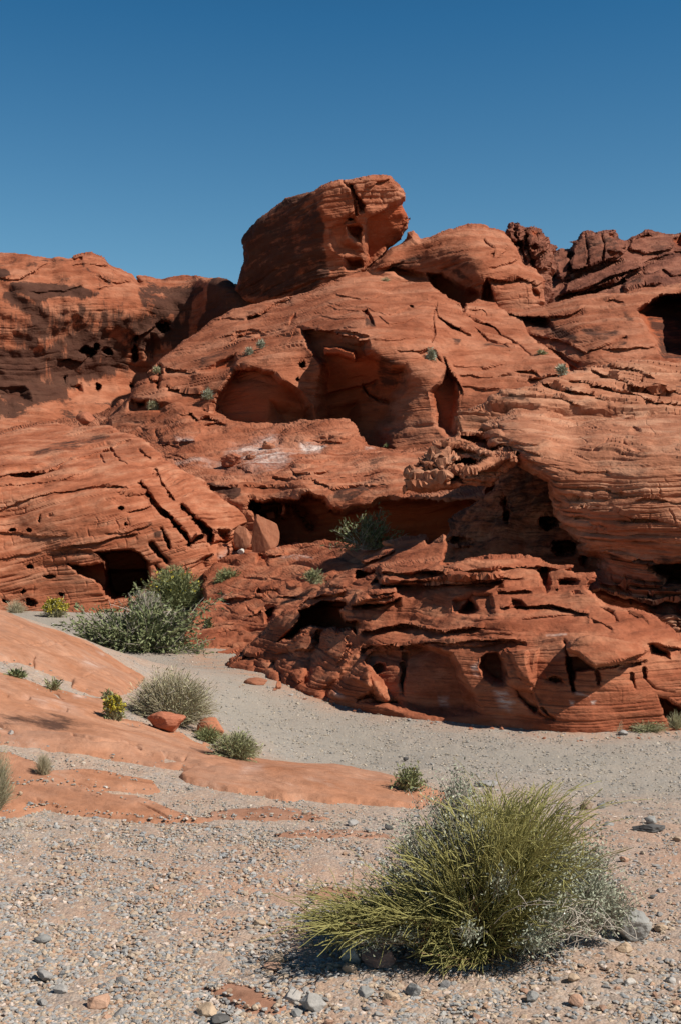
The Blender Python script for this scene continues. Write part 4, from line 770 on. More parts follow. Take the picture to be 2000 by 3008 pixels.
rock('striped_outcrop', 'low striped outcrop of thin tilted beds at the right edge above the beehive rock', 'rock outcrop',
     FF(85, 305, 100, 270, 135, 248, 200, 202, 268, 182, 340, 142, 400, 112, 480, 92, 540, 72, 600, 66, 670, 40, 740, 12) + C(800, 1108, 920, 1085, 990, 1062, 1060, 1050, 1130, 1038, 1200, 1030, 1320, 1035, 1430, 1028, 1568, 1046, 1700, 1060) + Q(2058, 1240, 1900, 1250, 1700, 1260, 1440, 1330, 1370, 1320),
     [(1342, 1235, 20.20), (1450, 1165, 20.54), (1600, 1110, 21.30), (1700, 1085, 21.93), (1800, 1060, 22.56), (2000, 1062, 22.98), (2055, 1066, 22.98), (1600, 1190, 20.29), (1800, 1200, 20.29), (2000, 1200, 20.29), (2055, 1240, 20.16), (1450, 1240, 20.04), (1420, 1300, 19.87), (1700, 1140, 20.88), (1900, 1130, 21.30), (1700, 1250, 20.12)],
     M['bee'], seed=43, dip=(-0.10, 0.10), P=0.12, amp=0.075, joint=0.4, rough=0.03, rs=0.6, rim=(10, 0.4), thick=3, jit=3.5, warp=5, groove=1.2,
     feats=[('ledge', C(980, 1085, 1060, 1125, 1160, 1150, 1280, 1200, 1430, 1230, 1600, 1240), .35, 7), ('ledge', C(820, 1160, 1000, 1180, 1200, 1230, 1400, 1300, 1600, 1310), .3, 7), ('ledge', C(650, 1175, 800, 1215, 1000, 1262, 1100, 1290), .3, 8), ('ledge', C(600, 1230, 760, 1265, 900, 1320), .25, 8), ('ledge', C(1080, 1060, 1250, 1090, 1400, 1140), .2, 6), ('crack', C(1425, 1240, 1400, 1330), 3, .15), ('crack', C(1310, 1130, 1300, 1170), 3, .12), ('rough', FF(85, 300, 600, 60, 640, 180, 260, 330), .3, 20),
            ('varn_shade', FF(600, 130, 900, 150, 1100, 200, 1000, 230, 760, 200), .62, 18), ('varn_shade', FF(90, 300, 340, 150, 640, 60, 700, 150, 900, 260, 600, 200, 330, 280), .36, 20), ('varn_shade', FF(400, 120, 480, 130, 620, 190, 560, 200, 420, 170), .8, 10), ('varn_shade', FF(260, 170, 340, 190, 440, 230, 340, 230), .6, 12), ('varn_shade', FF(800, 80, 860, 90, 840, 130, 810, 120), .8, 6), ('varn_shade', FF(1300, 90, 1568, 80, 1568, 120, 1350, 130), .3, 15)])
# ---------------------------------------------------------------- near formations on the right
rock('stepped_ledges', 'low stepped orange ledges between the green bushes and the wash wall', 'rock ledge',
     Q(540, 1900, 560, 1800, 598, 1777, 600, 1734, 600, 1690, 640, 1640, 690, 1630, 742, 1625, 800, 1612, 859, 1602, 957, 1587, 1000, 1590, 1046, 1600, 1100, 1600, 1180, 1580, 1250, 1575, 1250, 1700, 1000, 1850, 800, 1960, 700, 1990, 600, 1930),
     [(550, 1900, 19.0), (600, 1740, 23), (620, 1930, 18.0), (560, 1800, 21.5), (600, 1690, 24.4), (700, 1640, 25.3), (860, 1604, 25.6), (957, 1590, 24.6), (1050, 1625, 22), (1150, 1600, 21.5), (1250, 1590, 21), (700, 1850, 19.6), (800, 1780, 20.2), (900, 1740, 20.2), (1000, 1700, 20), (700, 1700, 23.2), (800, 1660, 23.6), (900, 1660, 22.6), (640, 1800, 21.2), (700, 1960, 17.6), (1200, 1690, 19), (800, 1950, 17.6), (1000, 1850, 18)],
     M['wall'], seed=45, curl=0.12, dip=(0.02, 0.0), P=0.20, amp=0.06, joint=0.35, rough=0.07, rs=0.8, rim=(10, 0.5), thick=3, jit=4, warp=6, lump=0.08,
     feats=[('ledge', X2(0, 500, 200, 495, 300, 480, 380, 470, 520, 410), .35, 9), ('carve', X2(290, 460, 330, 400, 400, 420, 520, 405, 480, 440, 400, 475), .5, 7), ('carve', X2(390, 600, 480, 555, 510, 570, 490, 690, 400, 760), .8, 10), ('carve', X2(210, 510, 260, 590, 310, 620, 370, 580, 390, 640, 300, 640, 230, 600), .25, 8), ('ledge', X2(520, 480, 620, 470, 750, 490), .4, 9), ('ledge', X2(200, 300, 400, 290, 560, 300), .2, 6), ('carve', X2(315, 100, 400, 60, 440, 100, 600, 110, 460, 140, 430, 200, 380, 180, 320, 190), .5, 8), ('carve', X2(400, 70, 600, 40, 640, 90, 470, 120), -.35, 10),
            ('ledge', X2(-60, 780, 120, 770, 300, 750), .12, 5), ('ledge', X2(-60, 860, 60, 830, 200, 825), .2, 5), ('ledge', X2(-100, 950, 80, 940, 200, 960), .12, 6), ('ledge', X2(0, 1060, 60, 1020, 200, 985), .25, 8), ('ledge', X2(250, 655, 300, 640, 390, 640), .3, 6), ('ledge', E(520, 1110, 640, 1140, 760, 1120, 900, 1140), .25, 6), ('ledge', E(560, 1200, 700, 1205, 820, 1200), .12, 5), ('ledge', E(330, 1180, 450, 1190, 560, 1190), .3, 6), ('crack', X2(0, 545, 100, 620), 3, .12), ('carve', X2(580, 340, 740, 335, 750, 390, 600, 400), -.2, 8),
            ('white', E(480, 1195, 700, 1195, 720, 1215, 500, 1210), .8, 10), ('white', E(390, 1130, 460, 1120, 510, 1100, 500, 1150, 420, 1160), 1.0, 10), ('white', E(120, 1180, 350, 1170, 330, 1190, 160, 1195), .7, 10)])

rock('rock_wall', 'shaded pitted rock wall in the hollow beneath the beehive rock', 'rock wall',
     Q(1268, 1650, 1290, 1600, 1318, 1560, 1325, 1530, 1345, 1512, 1390, 1475, 1430, 1452, 1448, 1435, 1450, 1400, 1480, 1350, 1520, 1325, 1700, 1310, 1850, 1400, 1850, 1720, 1500, 1730, 1280, 1700),
     [(1290, 1610, 19.7), (1330, 1530, 19.8), (1400, 1470, 19.7), (1450, 1430, 19.5), (1500, 1350, 19.5), (1600, 1450, 18.4), (1560, 1600, 17.7), (1420, 1600, 18.5), (1700, 1600, 17.3), (1700, 1400, 18.3), (1700, 1700, 17.0), (1340, 1660, 18.7), (1850, 1550, 17.1), (1480, 1520, 18.5)],
     M['wall'], seed=47, P=0.25, amp=0.03, joint=0, rough=0.08, rs=0.7, rim=(14, 0.6), thick=3, jit=3, warp=5, base_varn_shade=0.52,  # dark base tone: shade of the hollow painted over the whole wall
     feats=[('pit', 1483, 1475, 11, 20, .5), ('pit', 1486, 1522, 10, 22, .6), ('pit', 1615, 1530, 30, 18, .7), ('pit', 1350, 1592, 36, 16, .5), ('pit', 1655, 1608, 36, 22, .9), ('pit', 1715, 1640, 14, 18, .7), ('ledge', X1(400, 1280, 580, 1270), .4, 10), ('ledge', X1(800, 1000, 870, 990), .2, 4)])

rock('beehive_rock', 'large layered beehive-shaped rock with a flat pale top overhanging a dark hollow on the right', 'rock outcrop',
     X1(660, 260, 700, 210, 680, 140, 720, 110, 760, 90, 830, 60, 900, 45, 960, 0, 1040, -25, 1120, 10) + FF(650, 198, 760, 225, 850, 260, 870, 283, 960, 275, 1100, 262, 1200, 242, 1300, 238, 1568, 238) + Q(2058, 1206, 2058, 1900, 2000, 1900) +
     X3(1510, 1200, 1340, 1060, 1200, 960, 1000, 930, 780, 840, 700, 750, 720, 680, 800, 560, 800, 470, 760, 420, 700, 400, 640, 340, 615, 260, 560, 200, 480, 130, 440, 40, 435, 0) + X1(1390, 1010, 1330, 880, 1290, 760, 1282, 670, 1200, 630, 1080, 570, 1000, 530, 965, 470, 950, 390, 870, 370, 760, 330),
     [(1415, 1270, 18.1), (1425, 1240, 18.7), (1500, 1210, 19.5), (1600, 1195, 20.5), (1700, 1222, 20.5), (1900, 1210, 20.5), (2055, 1208, 20.5), (1440, 1300, 17.0), (1520, 1250, 17.7), (1600, 1290, 16.7), (1600, 1330, 16.1), (1800, 1335, 15.9), (1750, 1270, 17.6), (1900, 1270, 17.4), (2000, 1325, 15.7), (2055, 1280, 16.9), (1600, 1420, 15.55), (1800, 1420, 15.25), (2000, 1420, 15.05), (2055, 1420, 15.0), (1650, 1500, 15.45), (1800, 1550, 15.0), (2000, 1550, 14.8), (1720, 1600, 15.4), (1800, 1680, 15.35), (2000, 1680, 15.05), (2055, 1680, 15.0), (1520, 1380, 16.1), (1480, 1335, 16.6), (1730, 1740, 15.45), (1900, 1800, 15.0), (2000, 1900, 14.9), (2055, 1900, 14.9), (1640, 1460, 15.45)],
     M['bee'], seed=49, dip=(-0.04, 0.05), P=0.085, amp=0.05, joint=0.75, rough=0.03, rs=0.5, rim=(38, 0.8), thick=4.5, jit=3.5, warp=5, lump=0.05, groove=0.75, step=1.8,
     feats=[('crack', X1(800, 130, 850, 175, 920, 205, 1050, 218, 1150, 222), 2.2, .07), ('ledge', X1(760, 260, 900, 280, 1020, 320, 1200, 330, 1300, 310), .10, 4), ('ledge', X1(900, 80, 1000, 90, 1200, 110, 1360, 130), .14, 6), ('ledge', X1(990, 360, 1100, 390, 1240, 440), .10, 6), ('rough', X1(650, 100, 900, 60, 860, 380, 650, 320), 1.2, 14), ('ledge', X1(1000, 460, 1300, 510, 1568, 520), .06, 6),
            ('carve', FF(1200, 385, 1250, 330, 1315, 365, 1310, 390, 1240, 395), .35, 6), ('ledge', FF(870, 295, 900, 345, 980, 345, 1160, 375), .12, 6), ('ledge', FF(840, 350, 940, 355), .1, 5), ('crack', FF(820, 415, 900, 410, 940, 440), 2.2, .05), ('crack', FF(1130, 410, 1210, 400, 1180, 450, 1210, 480), 2.5, .05), ('crack', FF(1330, 300, 1340, 330, 1390, 375), 2.5, .05), ('crack', FF(990, 490, 1060, 460, 1080, 430), 2.5, .06), ('ledge', FF(1190, 470, 1300, 500, 1420, 520, 1600, 510), .05, 5), ('crack', FF(1190, 470, 1185, 520, 1200, 545), 2.5, .08),
            ('smooth', FF(350, 300, 700, 300, 780, 400, 560, 450, 400, 400), .9, 15), ('smooth', FF(1350, 270, 1700, 250, 1700, 410, 1450, 420, 1360, 360), .9, 18), ('smooth', FF(780, 380, 1100, 360, 1050, 480, 850, 490), .7, 18),
            ('ledge', FF(1270, 820, 1400, 810, 1480, 835, 1700, 840), .12, 8), ('ledge', FF(880, 735, 1050, 750, 1200, 770), .08, 7), ('ledge', FF(750, 850, 900, 870, 990, 880), .10, 9), ('ledge', FF(860, 920, 980, 945), .10, 7), ('ledge', FF(1100, 870, 1250, 940, 1450, 960, 1600, 1000), .08, 7), ('carve', FF(960, 960, 1060, 970, 1180, 1000, 1080, 1020, 970, 1010), .12, 8), ('carve', FF(1220, 940, 1420, 945, 1440, 985, 1280, 980), .10, 8), ('ledge', FF(760, 780, 900, 800, 1100, 815), .05, 7), ('ledge', FF(530, 560, 700, 600, 900, 640, 1100, 640), .05, 6), ('ledge', FF(1080, 745, 1200, 790), .08, 7),
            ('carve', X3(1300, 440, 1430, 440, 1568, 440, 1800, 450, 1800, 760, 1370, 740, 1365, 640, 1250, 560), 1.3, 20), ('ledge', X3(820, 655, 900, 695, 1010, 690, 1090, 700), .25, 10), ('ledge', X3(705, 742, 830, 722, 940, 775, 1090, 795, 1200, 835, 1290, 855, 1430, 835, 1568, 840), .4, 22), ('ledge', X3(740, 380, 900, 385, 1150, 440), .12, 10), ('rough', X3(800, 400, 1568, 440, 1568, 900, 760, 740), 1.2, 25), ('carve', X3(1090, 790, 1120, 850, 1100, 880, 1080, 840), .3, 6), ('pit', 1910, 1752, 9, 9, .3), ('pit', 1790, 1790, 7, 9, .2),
            ('varn_shade', X3(860, 350, 1100, 380, 1400, 420, 1700, 430, 1700, 760, 1370, 660, 1200, 520, 900, 450), .8, 20), ('varn_shade', X3(1250, 330, 1800, 330, 1800, 1200, 1500, 1120, 1280, 800), .62, 40), ('varn_shade', X3(1090, 760, 1470, 820, 1700, 880, 1700, 1180, 1350, 990, 1200, 900), .85, 16), ('varn_shade', X3(1040, 560, 1250, 600, 1240, 720, 1060, 680), .5, 16), ('varn_shade', X3(1350, 440, 1700, 440, 1700, 720, 1370, 720), .6, 16), ('varn_shade', X1(560, 540, 1200, 600, 1300, 700, 1000, 650, 700, 560), .3, 14)])

rock('rock_wall', 'long low scalloped red wall standing along the far bank of the gravel wash', 'rock wall',
     X2(25, 1145, 60, 1108, 190, 1000, 200, 955, 280, 900, 350, 865, 372, 810, 430, 740, 520, 660, 600, 600, 680, 577, 770, 510, 880, 430, 960, 368, 1070, 272, 1200, 228, 1290, 180, 1255, 130, 1300, 100, 1450, 72, 1568, 18) +
     E(1180, 1108, 1300, 1085, 1460, 1062) + FF(-100, 1110, 0, 1050, 20, 1060, 40, 1120, 0, 1235, 100, 1235, 180, 1203, 330, 1184, 500, 1180, 580, 1208, 700, 1240, 780, 1255, 860, 1254) + X3(577, 512, 520, 560, 600, 580, 690, 590, 760, 572, 785, 610, 700, 732, 790, 808, 900, 860, 1060, 908, 1210, 922, 1340, 990, 1430, 1050, 1510, 1135, 1568, 1150) + Q(2058, 1880, 2058, 2230, 1700, 2230, 1300, 2180, 1000, 2120, 800, 2070, 680, 2030, 640, 1990),
     [(655, 1965, 16.5), (667, 1990, 16.0), (800, 2010, 14.75), (960, 2055, 13.55), (1300, 2110, 12.25), (1500, 2135, 11.8), (1680, 2158, 11.42), (1850, 2150, 11.55), (2000, 2145, 11.65), (2055, 2140, 11.65), (700, 2060, 15.8), (1000, 2120, 13.4), (1700, 2230, 11.4), (2055, 2230, 11.6), (1300, 2170, 12.1),
      (710, 1910, 16.7), (770, 1865, 16.7), (850, 1790, 16.5), (930, 1735, 16.5), (990, 1690, 16.6), (1050, 1668, 16.6), (1100, 1640, 16.6), (1200, 1600, 16.5), (1300, 1572, 16.3), (1300, 1655, 15.0), (1450, 1630, 14.6), (1520, 1625, 14.8), (1600, 1650, 14.4), (1684, 1662, 14), (1755, 1690, 13.5), (1850, 1790, 12.7), (2000, 1868, 12.15), (2055, 1885, 12.05),
      (1000, 1762, 15.1), (1150, 1715, 14.7), (1300, 1735, 13.9), (1500, 1740, 13.4), (1650, 1790, 12.75), (880, 1840, 15.6), (940, 1860, 15.2), (1000, 1868, 14.6), (1100, 1870, 13.85), (1200, 1840, 13.9), (1300, 1862, 12.85), (1300, 1800, 13.7), (1500, 1855, 12.35), (1700, 1875, 11.9), (1850, 1885, 11.8), (1000, 1930, 14.0), (1150, 1940, 13.0), (1350, 1940, 12.4), (1550, 1950, 11.9), (1700, 2000, 11.55), (1900, 2000, 11.65), (800, 1930, 15.8), (760, 1960, 15.8)],
     M['wall'], seed=51, curl=0.1, dip=(0.03, 0.0), P=0.10, amp=0.024, joint=0.3, rough=0.038, rs=0.55, rim=(12, 0.5), thick=4, jit=4, warp=4, lump=0.04, groove=0.45, step=1.8,
     feats=[('carve', X5(622, 135, 850, 108, 1000, 130, 1012, 180, 630, 197), -.38, 8), ('carve', X5(545, 228, 680, 205, 672, 238, 545, 260), -.35, 7), ('ledge', X5(625, 196, 760, 200, 850, 192, 1010, 186), .75, 14), ('ledge', X5(540, 262, 640, 254, 690, 240), .6, 12), ('ledge', X5(570, 346, 700, 322, 830, 346, 950, 330), .4, 10), ('ledge', X5(1000, 272, 1150, 262, 1275, 292), .28, 10), ('ledge', X5(990, 222, 1095, 216), .3, 8), ('ledge', X5(570, 395, 740, 382, 900, 372, 1050, 372), .3, 12), ('ledge', X5(850, 160, 960, 150, 1080, 140), .25, 8), ('carve', X2(690, 590, 730, 600, 930, 512, 1150, 512, 1185, 560, 1110, 610, 1150, 692, 1258, 690, 1285, 730, 1245, 845, 1205, 800, 1080, 812, 1040, 788, 960, 792, 900, 782, 830, 752, 745, 790, 720, 835, 650, 885, 560, 892, 470, 920, 640, 770, 720, 650), 1.7, 6), ('carve', X2(770, 560, 930, 515, 920, 570, 800, 600), -.5, 8),
            ('carve', X2(1215, 290, 1245, 230, 1440, 222, 1432, 290, 1300, 345, 1212, 362), .8, 7), ('carve', X2(1345, 378, 1400, 320, 1440, 300, 1480, 340, 1500, 380), .6, 7), ('ledge', X2(1252, 152, 1330, 160, 1400, 130, 1500, 90, 1600, 60), .7, 10), ('ledge', X2(1460, 255, 1568, 250, 1700, 262, 1850, 250, 2000, 235), .45, 12), ('ledge', X2(690, 580, 800, 500, 890, 470, 1020, 458, 1160, 420), .4, 8), ('ledge', X2(880, 470, 1060, 465, 1150, 440), .3, 7), ('ledge', X2(1290, 540, 1400, 530, 1568, 510, 1640, 500), .6, 12), ('ledge', X2(1350, 460, 1540, 440, 1600, 430), .3, 8), ('ledge', X2(970, 400, 1020, 380, 1160, 400), .3, 6), ('carve', X2(1400, 610, 1568, 570, 1600, 560, 1560, 600, 1480, 640), .3, 8), ('carve', X2(1320, 700, 1400, 690, 1370, 720, 1330, 725), .3, 5),
            ('crack', X2(650, 965, 590, 1000, 540, 1060, 440, 1160, 370, 1215), 14, .17), ('crack', X2(885, 870, 895, 950, 840, 1060, 800, 1180, 780, 1240), 14, .20), ('crack', X2(1335, 950, 1260, 1060, 1180, 1150, 1060, 1280, 970, 1370), 16, .18), ('crack', X2(640, 1010, 650, 1060, 740, 1050, 830, 960), 14, .12), ('crack', X2(330, 1120, 320, 1180), 12, .1), ('crack', X2(500, 1100, 540, 1200, 560, 1270), 10, .15), ('crack', X2(890, 870, 900, 800, 960, 790), 5, .2), ('ledge', X2(190, 985, 280, 1030, 370, 1012), .4, 10), ('carve', X2(40, 1130, 160, 1060, 200, 1020, 380, 1010, 360, 1035, 200, 1090, 100, 1130), .4, 9),
            ('pit', 895, 1885, 36, 34, -.09), ('pit', 990, 1895, 40, 44, -.09), ('ledge', X2(640, 970, 760, 960, 860, 968), .2, 9), ('ledge', X2(480, 1000, 560, 985, 640, 985), .15, 8), ('carve', X2(620, 1170, 770, 1150, 775, 1260, 700, 1290), -.14, 9), ('carve', X2(1180, 1240, 1370, 1170, 1390, 1330, 1300, 1300), -.12, 10), ('carve', X2(1230, 1470, 1210, 1400, 1400, 1330, 1568, 1440, 1568, 1520, 1400, 1480), .35, 12),
            ('carve', Q(1064, 1940, 1078, 1914, 1140, 1902, 1180, 1912, 1240, 1893, 1300, 1906, 1330, 1917, 1358, 1962, 1385, 2020, 1416, 2065, 1440, 2110, 1300, 2140, 1200, 2110, 1130, 2075), .34, 16, 2125, 60), ('carve', Q(1090, 1955, 1110, 1944, 1130, 1950, 1140, 1975, 1100, 1985), .3, 8), ('crack', Q(1182, 1950, 1183, 2040), 5, .15), ('carve', H(1000, 930, 1120, 905, 1280, 890, 1345, 985, 1160, 965), .4, 12), ('ledge', H(1060, 600, 1150, 570, 1260, 560, 1420, 545, 1568, 570), .18, 12), ('crack', H(1300, 560, 1330, 640, 1300, 800), 6, .1),
            ('carve', I(232, 690, 245, 630, 280, 598, 350, 590, 400, 640, 440, 740, 450, 825, 400, 838, 320, 825, 262, 775), .45, 13), ('carve', I(400, 560, 640, 560, 600, 830, 520, 790), -.12, 14), ('carve', I(450, 800, 600, 850, 640, 960, 600, 1000, 480, 900), .14, 10), ('ledge', I(-40, 545, 210, 556, 400, 532, 540, 518), .16, 7), ('ledge', I(0, 490, 250, 480, 480, 470), .06, 5), ('carve', I(380, 560, 560, 570, 600, 850, 700, 1030, 480, 880, 400, 700), -.1, 14),
            ('carve', X3(490, 1275, 540, 1215, 740, 1150, 950, 1178, 1255, 1228, 1272, 1290, 1225, 1335, 1000, 1402, 880, 1432, 780, 1446, 690, 1395, 620, 1322), -.26, 8), ('carve', X3(490, 1345, 620, 1330, 690, 1402, 780, 1450, 1000, 1412, 1180, 1384, 1200, 1412, 960, 1445, 780, 1475, 600, 1490, 590, 1590, 530, 1590), .32, 7), ('crack', I(800, 530, 825, 640, 835, 720, 858, 850), 4, .22), ('crack', I(1015, 720, 1020, 800), 4, .12), ('crack', I(1245, 740, 1255, 830), 3, .1), ('crack', I(1325, 700, 1330, 780, 1400, 840, 1510, 860), 3, .12), ('ledge', I(1150, 690, 1250, 665, 1340, 640), .15, 5), ('carve', I(1345, 540, 1385, 525, 1500, 592, 1505, 650, 1420, 645, 1345, 625), .55, 9), ('ledge', I(1400, 530, 1480, 560, 1568, 575), .2, 7),
            ('carve', I(1395, 870, 1480, 890, 1568, 945, 1700, 960, 1700, 1140, 1480, 1090, 1420, 990), .55, 11), ('ledge', I(660, 770, 740, 770, 800, 790), .12, 7), ('ledge', I(550, 930, 640, 990, 720, 1030), .12, 8), ('pit', 1628, 1997, 20, 10, .12), ('crack', I(640, 960, 720, 1030), 4, .08),
            ('carve', X3(225, 545, 320, 515, 362, 545, 365, 620, 385, 660, 360, 740, 318, 785, 265, 700, 235, 610), .55, 8), ('carve', X3(412, 640, 470, 612, 560, 620, 640, 640, 600, 700, 540, 712, 440, 715), .6, 8), ('pit', 1636, 1732, 4, 4, .2), ('pit', 1674, 1677, 16, 7, .5), ('pit', 1714, 1675, 9, 8, .4), ('pit', 1740, 1660, 14, 20, .6), ('carve', X3(550, 760, 640, 755, 690, 800, 570, 800), .25, 6), ('carve', I(75, 350, 110, 290, 165, 220, 205, 240, 250, 320, 215, 358, 140, 368), .6, 8), ('carve', I(55, 250, 200, 195, 330, 205, 350, 350, 240, 385, 60, 335), .22, 14), ('carve', I(440, 230, 520, 250, 560, 290, 690, 290, 740, 330, 600, 310, 480, 330, 440, 290), .22, 9),
            ('carve', X3(345, 860, 450, 880, 620, 920, 600, 945, 500, 945, 400, 915), .28, 7), ('carve', X3(800, 880, 950, 920, 1005, 1050, 960, 1040, 930, 990, 850, 930), .26, 7), ('ledge', X3(100, 1000, 300, 975, 630, 962), .1, 5), ('ledge', X3(1060, 925, 1150, 970, 1260, 1030), .14, 6), ('ledge', X3(740, 990, 830, 1030, 940, 1090), .1, 6), ('ledge', X3(110, 530, 240, 510, 430, 540), .18, 8), ('ledge', FF(0, 1260, 100, 1290, 230, 1330, 530, 1340), .2, 8), ('ledge', FF(-100, 1300, 40, 1310, 60, 1330), .5, 10), ('ledge', I(0, 140, 150, 170, 320, 160), .2, 8), ('ledge', I(-150, 60, 0, 55, 50, 90), .4, 10), ('rough', FF(0, 1190, 860, 1190, 860, 1330, 0, 1340), 1.2, 12),
            ('smooth', I(0, 560, 1500, 560, 1500, 1130, 0, 1100), .6, 40), ('smooth', I(450, 220, 1150, 220, 1150, 460, 450, 460), .6, 30),
            ('white', I(330, 850, 420, 850, 480, 930, 440, 985, 370, 960), 1.0, 18), ('white', I(830, 915, 860, 915, 850, 945, 830, 940), 1.3, 8), ('white', I(965, 915, 1005, 915, 995, 950, 975, 945), 1.3, 8), ('white', I(180, 690, 230, 660, 235, 760, 200, 740), .7, 10), ('white', I(-30, 890, 40, 890, 40, 960, -20, 950), .6, 14), ('white', I(850, 855, 900, 865, 960, 885, 880, 880), .7, 8), ('white', I(680, 480, 820, 480, 820, 500, 680, 495), .7, 6), ('white', H(850, 850, 900, 860, 950, 900, 880, 890), .6, 8),
            ('varn_shade', H(1060, 560, 1300, 560, 1310, 640, 1250, 690, 1120, 660, 1050, 690), .28, 15), ('varn_shade', H(830, 540, 1000, 540, 980, 640, 840, 620), .25, 14), ('varn_shade', FF(0, 1240, 330, 1210, 540, 1260, 500, 1340, 0, 1320), .30, 15)])
# ---------------------------------------------------------------- plants
def plain(name, lo, hi, rough=0.7, trans=0.0, scale=25):
    m = NT(name, rough)
    n = m.noise(m.pos(), scale, 2)
    a = m.attr('tone')
    c = m.ramp(m.math('ADD', m.math('MULTIPLY', a, 0.75), m.math('MULTIPLY', n, 0.25)), [(0.15, lo), (0.85, hi)])
    m.base(c)
    m.b.inputs['Specular IOR Level'].default_value = 0.25
    return m.m
PM = {
    'olive': plain('olive_stems', (0.170, 0.160, 0.048), (0.40, 0.355, 0.125)),
    'olive_dead': plain('dry_brown_stems', (0.130, 0.072, 0.033), (0.312, 0.195, 0.104)),
    'sage': plain('grey_green_leaves', (0.20, 0.215, 0.145), (0.43, 0.43, 0.31)),
    'twig': plain('pale_twigs', (0.299, 0.247, 0.190), (0.529, 0.460, 0.380)),
    'dark_twig': plain('brown_twigs', (0.102, 0.078, 0.060), (0.228, 0.186, 0.150)),
    'creosote': plain('dark_green_leaves', (0.085, 0.105, 0.042), (0.235, 0.250, 0.115)),
    'green': plain('fresh_green_stems', (0.125, 0.140, 0.052), (0.29, 0.295, 0.135)),
    'straw': plain('straw_stems', (0.275, 0.231, 0.131), (0.525, 0.463, 0.312)),
    'straw_green': plain('straw_green_stems', (0.23, 0.22, 0.11), (0.47, 0.43, 0.26)),
    'yellow': plain('yellow_flowers', (0.28, 0.23, 0.02), (0.46, 0.38, 0.045)),
}

def unit(v):
    return v / (np.linalg.norm(v, axis=-1, keepdims=True) + 1e-9)

def tubes(Cv, R, sides=3):
    """Cv (N,K,3) curves, R (N,K) radii"""
    N, Kk, _ = Cv.shape
    T = unit(np.gradient(Cv, axis=1))
    ref = unit(rng.normal(size=(N, 1, 3)))
    Aa = unit(np.cross(T, np.broadcast_to(ref, T.shape))); Bb = np.cross(T, Aa)
    th = np.arange(sides) * 2 * np.pi / sides
    V = Cv[:, :, None, :] + R[:, :, None, None] * (Aa[:, :, None, :] * np.cos(th)[None, None, :, None] + Bb[:, :, None, :] * np.sin(th)[None, None, :, None])
    base = (np.arange(N) * Kk * sides)[:, None, None]
    k = (np.arange(Kk - 1) * sides)[None, :, None]; s = np.arange(sides)[None, None, :]
    s2 = (s + 1) % sides
    q = np.stack([base + k + s, base + k + s2, base + k + sides + s2, base + k + sides + s], -1).reshape(-1, 4)
    return V.reshape(-1, 3), q

def leaves(P, Dn, ln, wd):
    """small pointed leaves: four-cornered, slightly folded"""
    n = len(P)
    Dn = unit(Dn)
    S = unit(np.cross(Dn, unit(rng.normal(size=(n, 3)))))
    U = np.cross(Dn, S)
    ln = ln[:, None]; wd = wd[:, None]
    V = np.stack([P, P + Dn * ln * 0.5 + S * wd + U * wd * 0.4, P + Dn * ln, P + Dn * ln * 0.5 - S * wd + U * wd * 0.4], 1).reshape(-1, 3)
    q = np.arange(n * 4).reshape(-1, 4)
    return V, q

def part(name, VQ, mat, root, tone):
    me = mesh_from(name, VQ[0], VQ[1], smooth=True)
    fattr(me, 'tone', tone)
    return link(name, me, mat, root)

def tone_of(n, per, grad=None):
    t = rng.random(n)
    if grad is not None: t = 0.5 * t + 0.5 * grad
    return np.repeat(t, per)

def arcs(base, tip, K=6, sag=0.25, wig=0.03):
    """curves from base to tip: rise first, then lean over"""
    N = len(base)
    t = np.linspace(0, 1, K)[None, :, None]
    d = tip - base
    ln = np.linalg.norm(d, axis=1)[:, None, None]
    mid = base + d * 0.5 + np.array([0, 0, 1.0]) * sag * np.linalg.norm(d, axis=1)[:, None]
    Cv = (1 - t) ** 2 * base[:, None] + 2 * t * (1 - t) * mid[:, None] + t * t * tip[:, None]
    w = np.cumsum(rng.normal(size=(N, K, 3)) * wig, axis=1) * ln
    w[:, 0] = 0
    return Cv + w * t

def dome_tips(N, w, d, h, lo=0.0, rmin=0.75, flat=0.6):
    a = rng.random(N) * 2 * np.pi
    el = np.arcsin(lo + (1 - lo) * rng.random(N) ** flat)
    r = rmin + (1.04 - rmin) * rng.random(N)
    return np.stack([np.cos(a) * np.cos(el) * w * r, np.sin(a) * np.cos(el) * d * r, np.sin(el) * h * r], -1)

def place(u, v, Y=None):
    if Y is None: Y = zb_get(u, v)
    return (float((u - CX) / F * Y), float(Y), float(EYE - (v - HZ) / F * Y))

def root(name, label, cat, loc, group=None):
    o = bpy.data.objects.new(name, None); COL.objects.link(o); o.location = loc
    o.empty_display_size = 0.1
    return tag(o, label, cat, group)

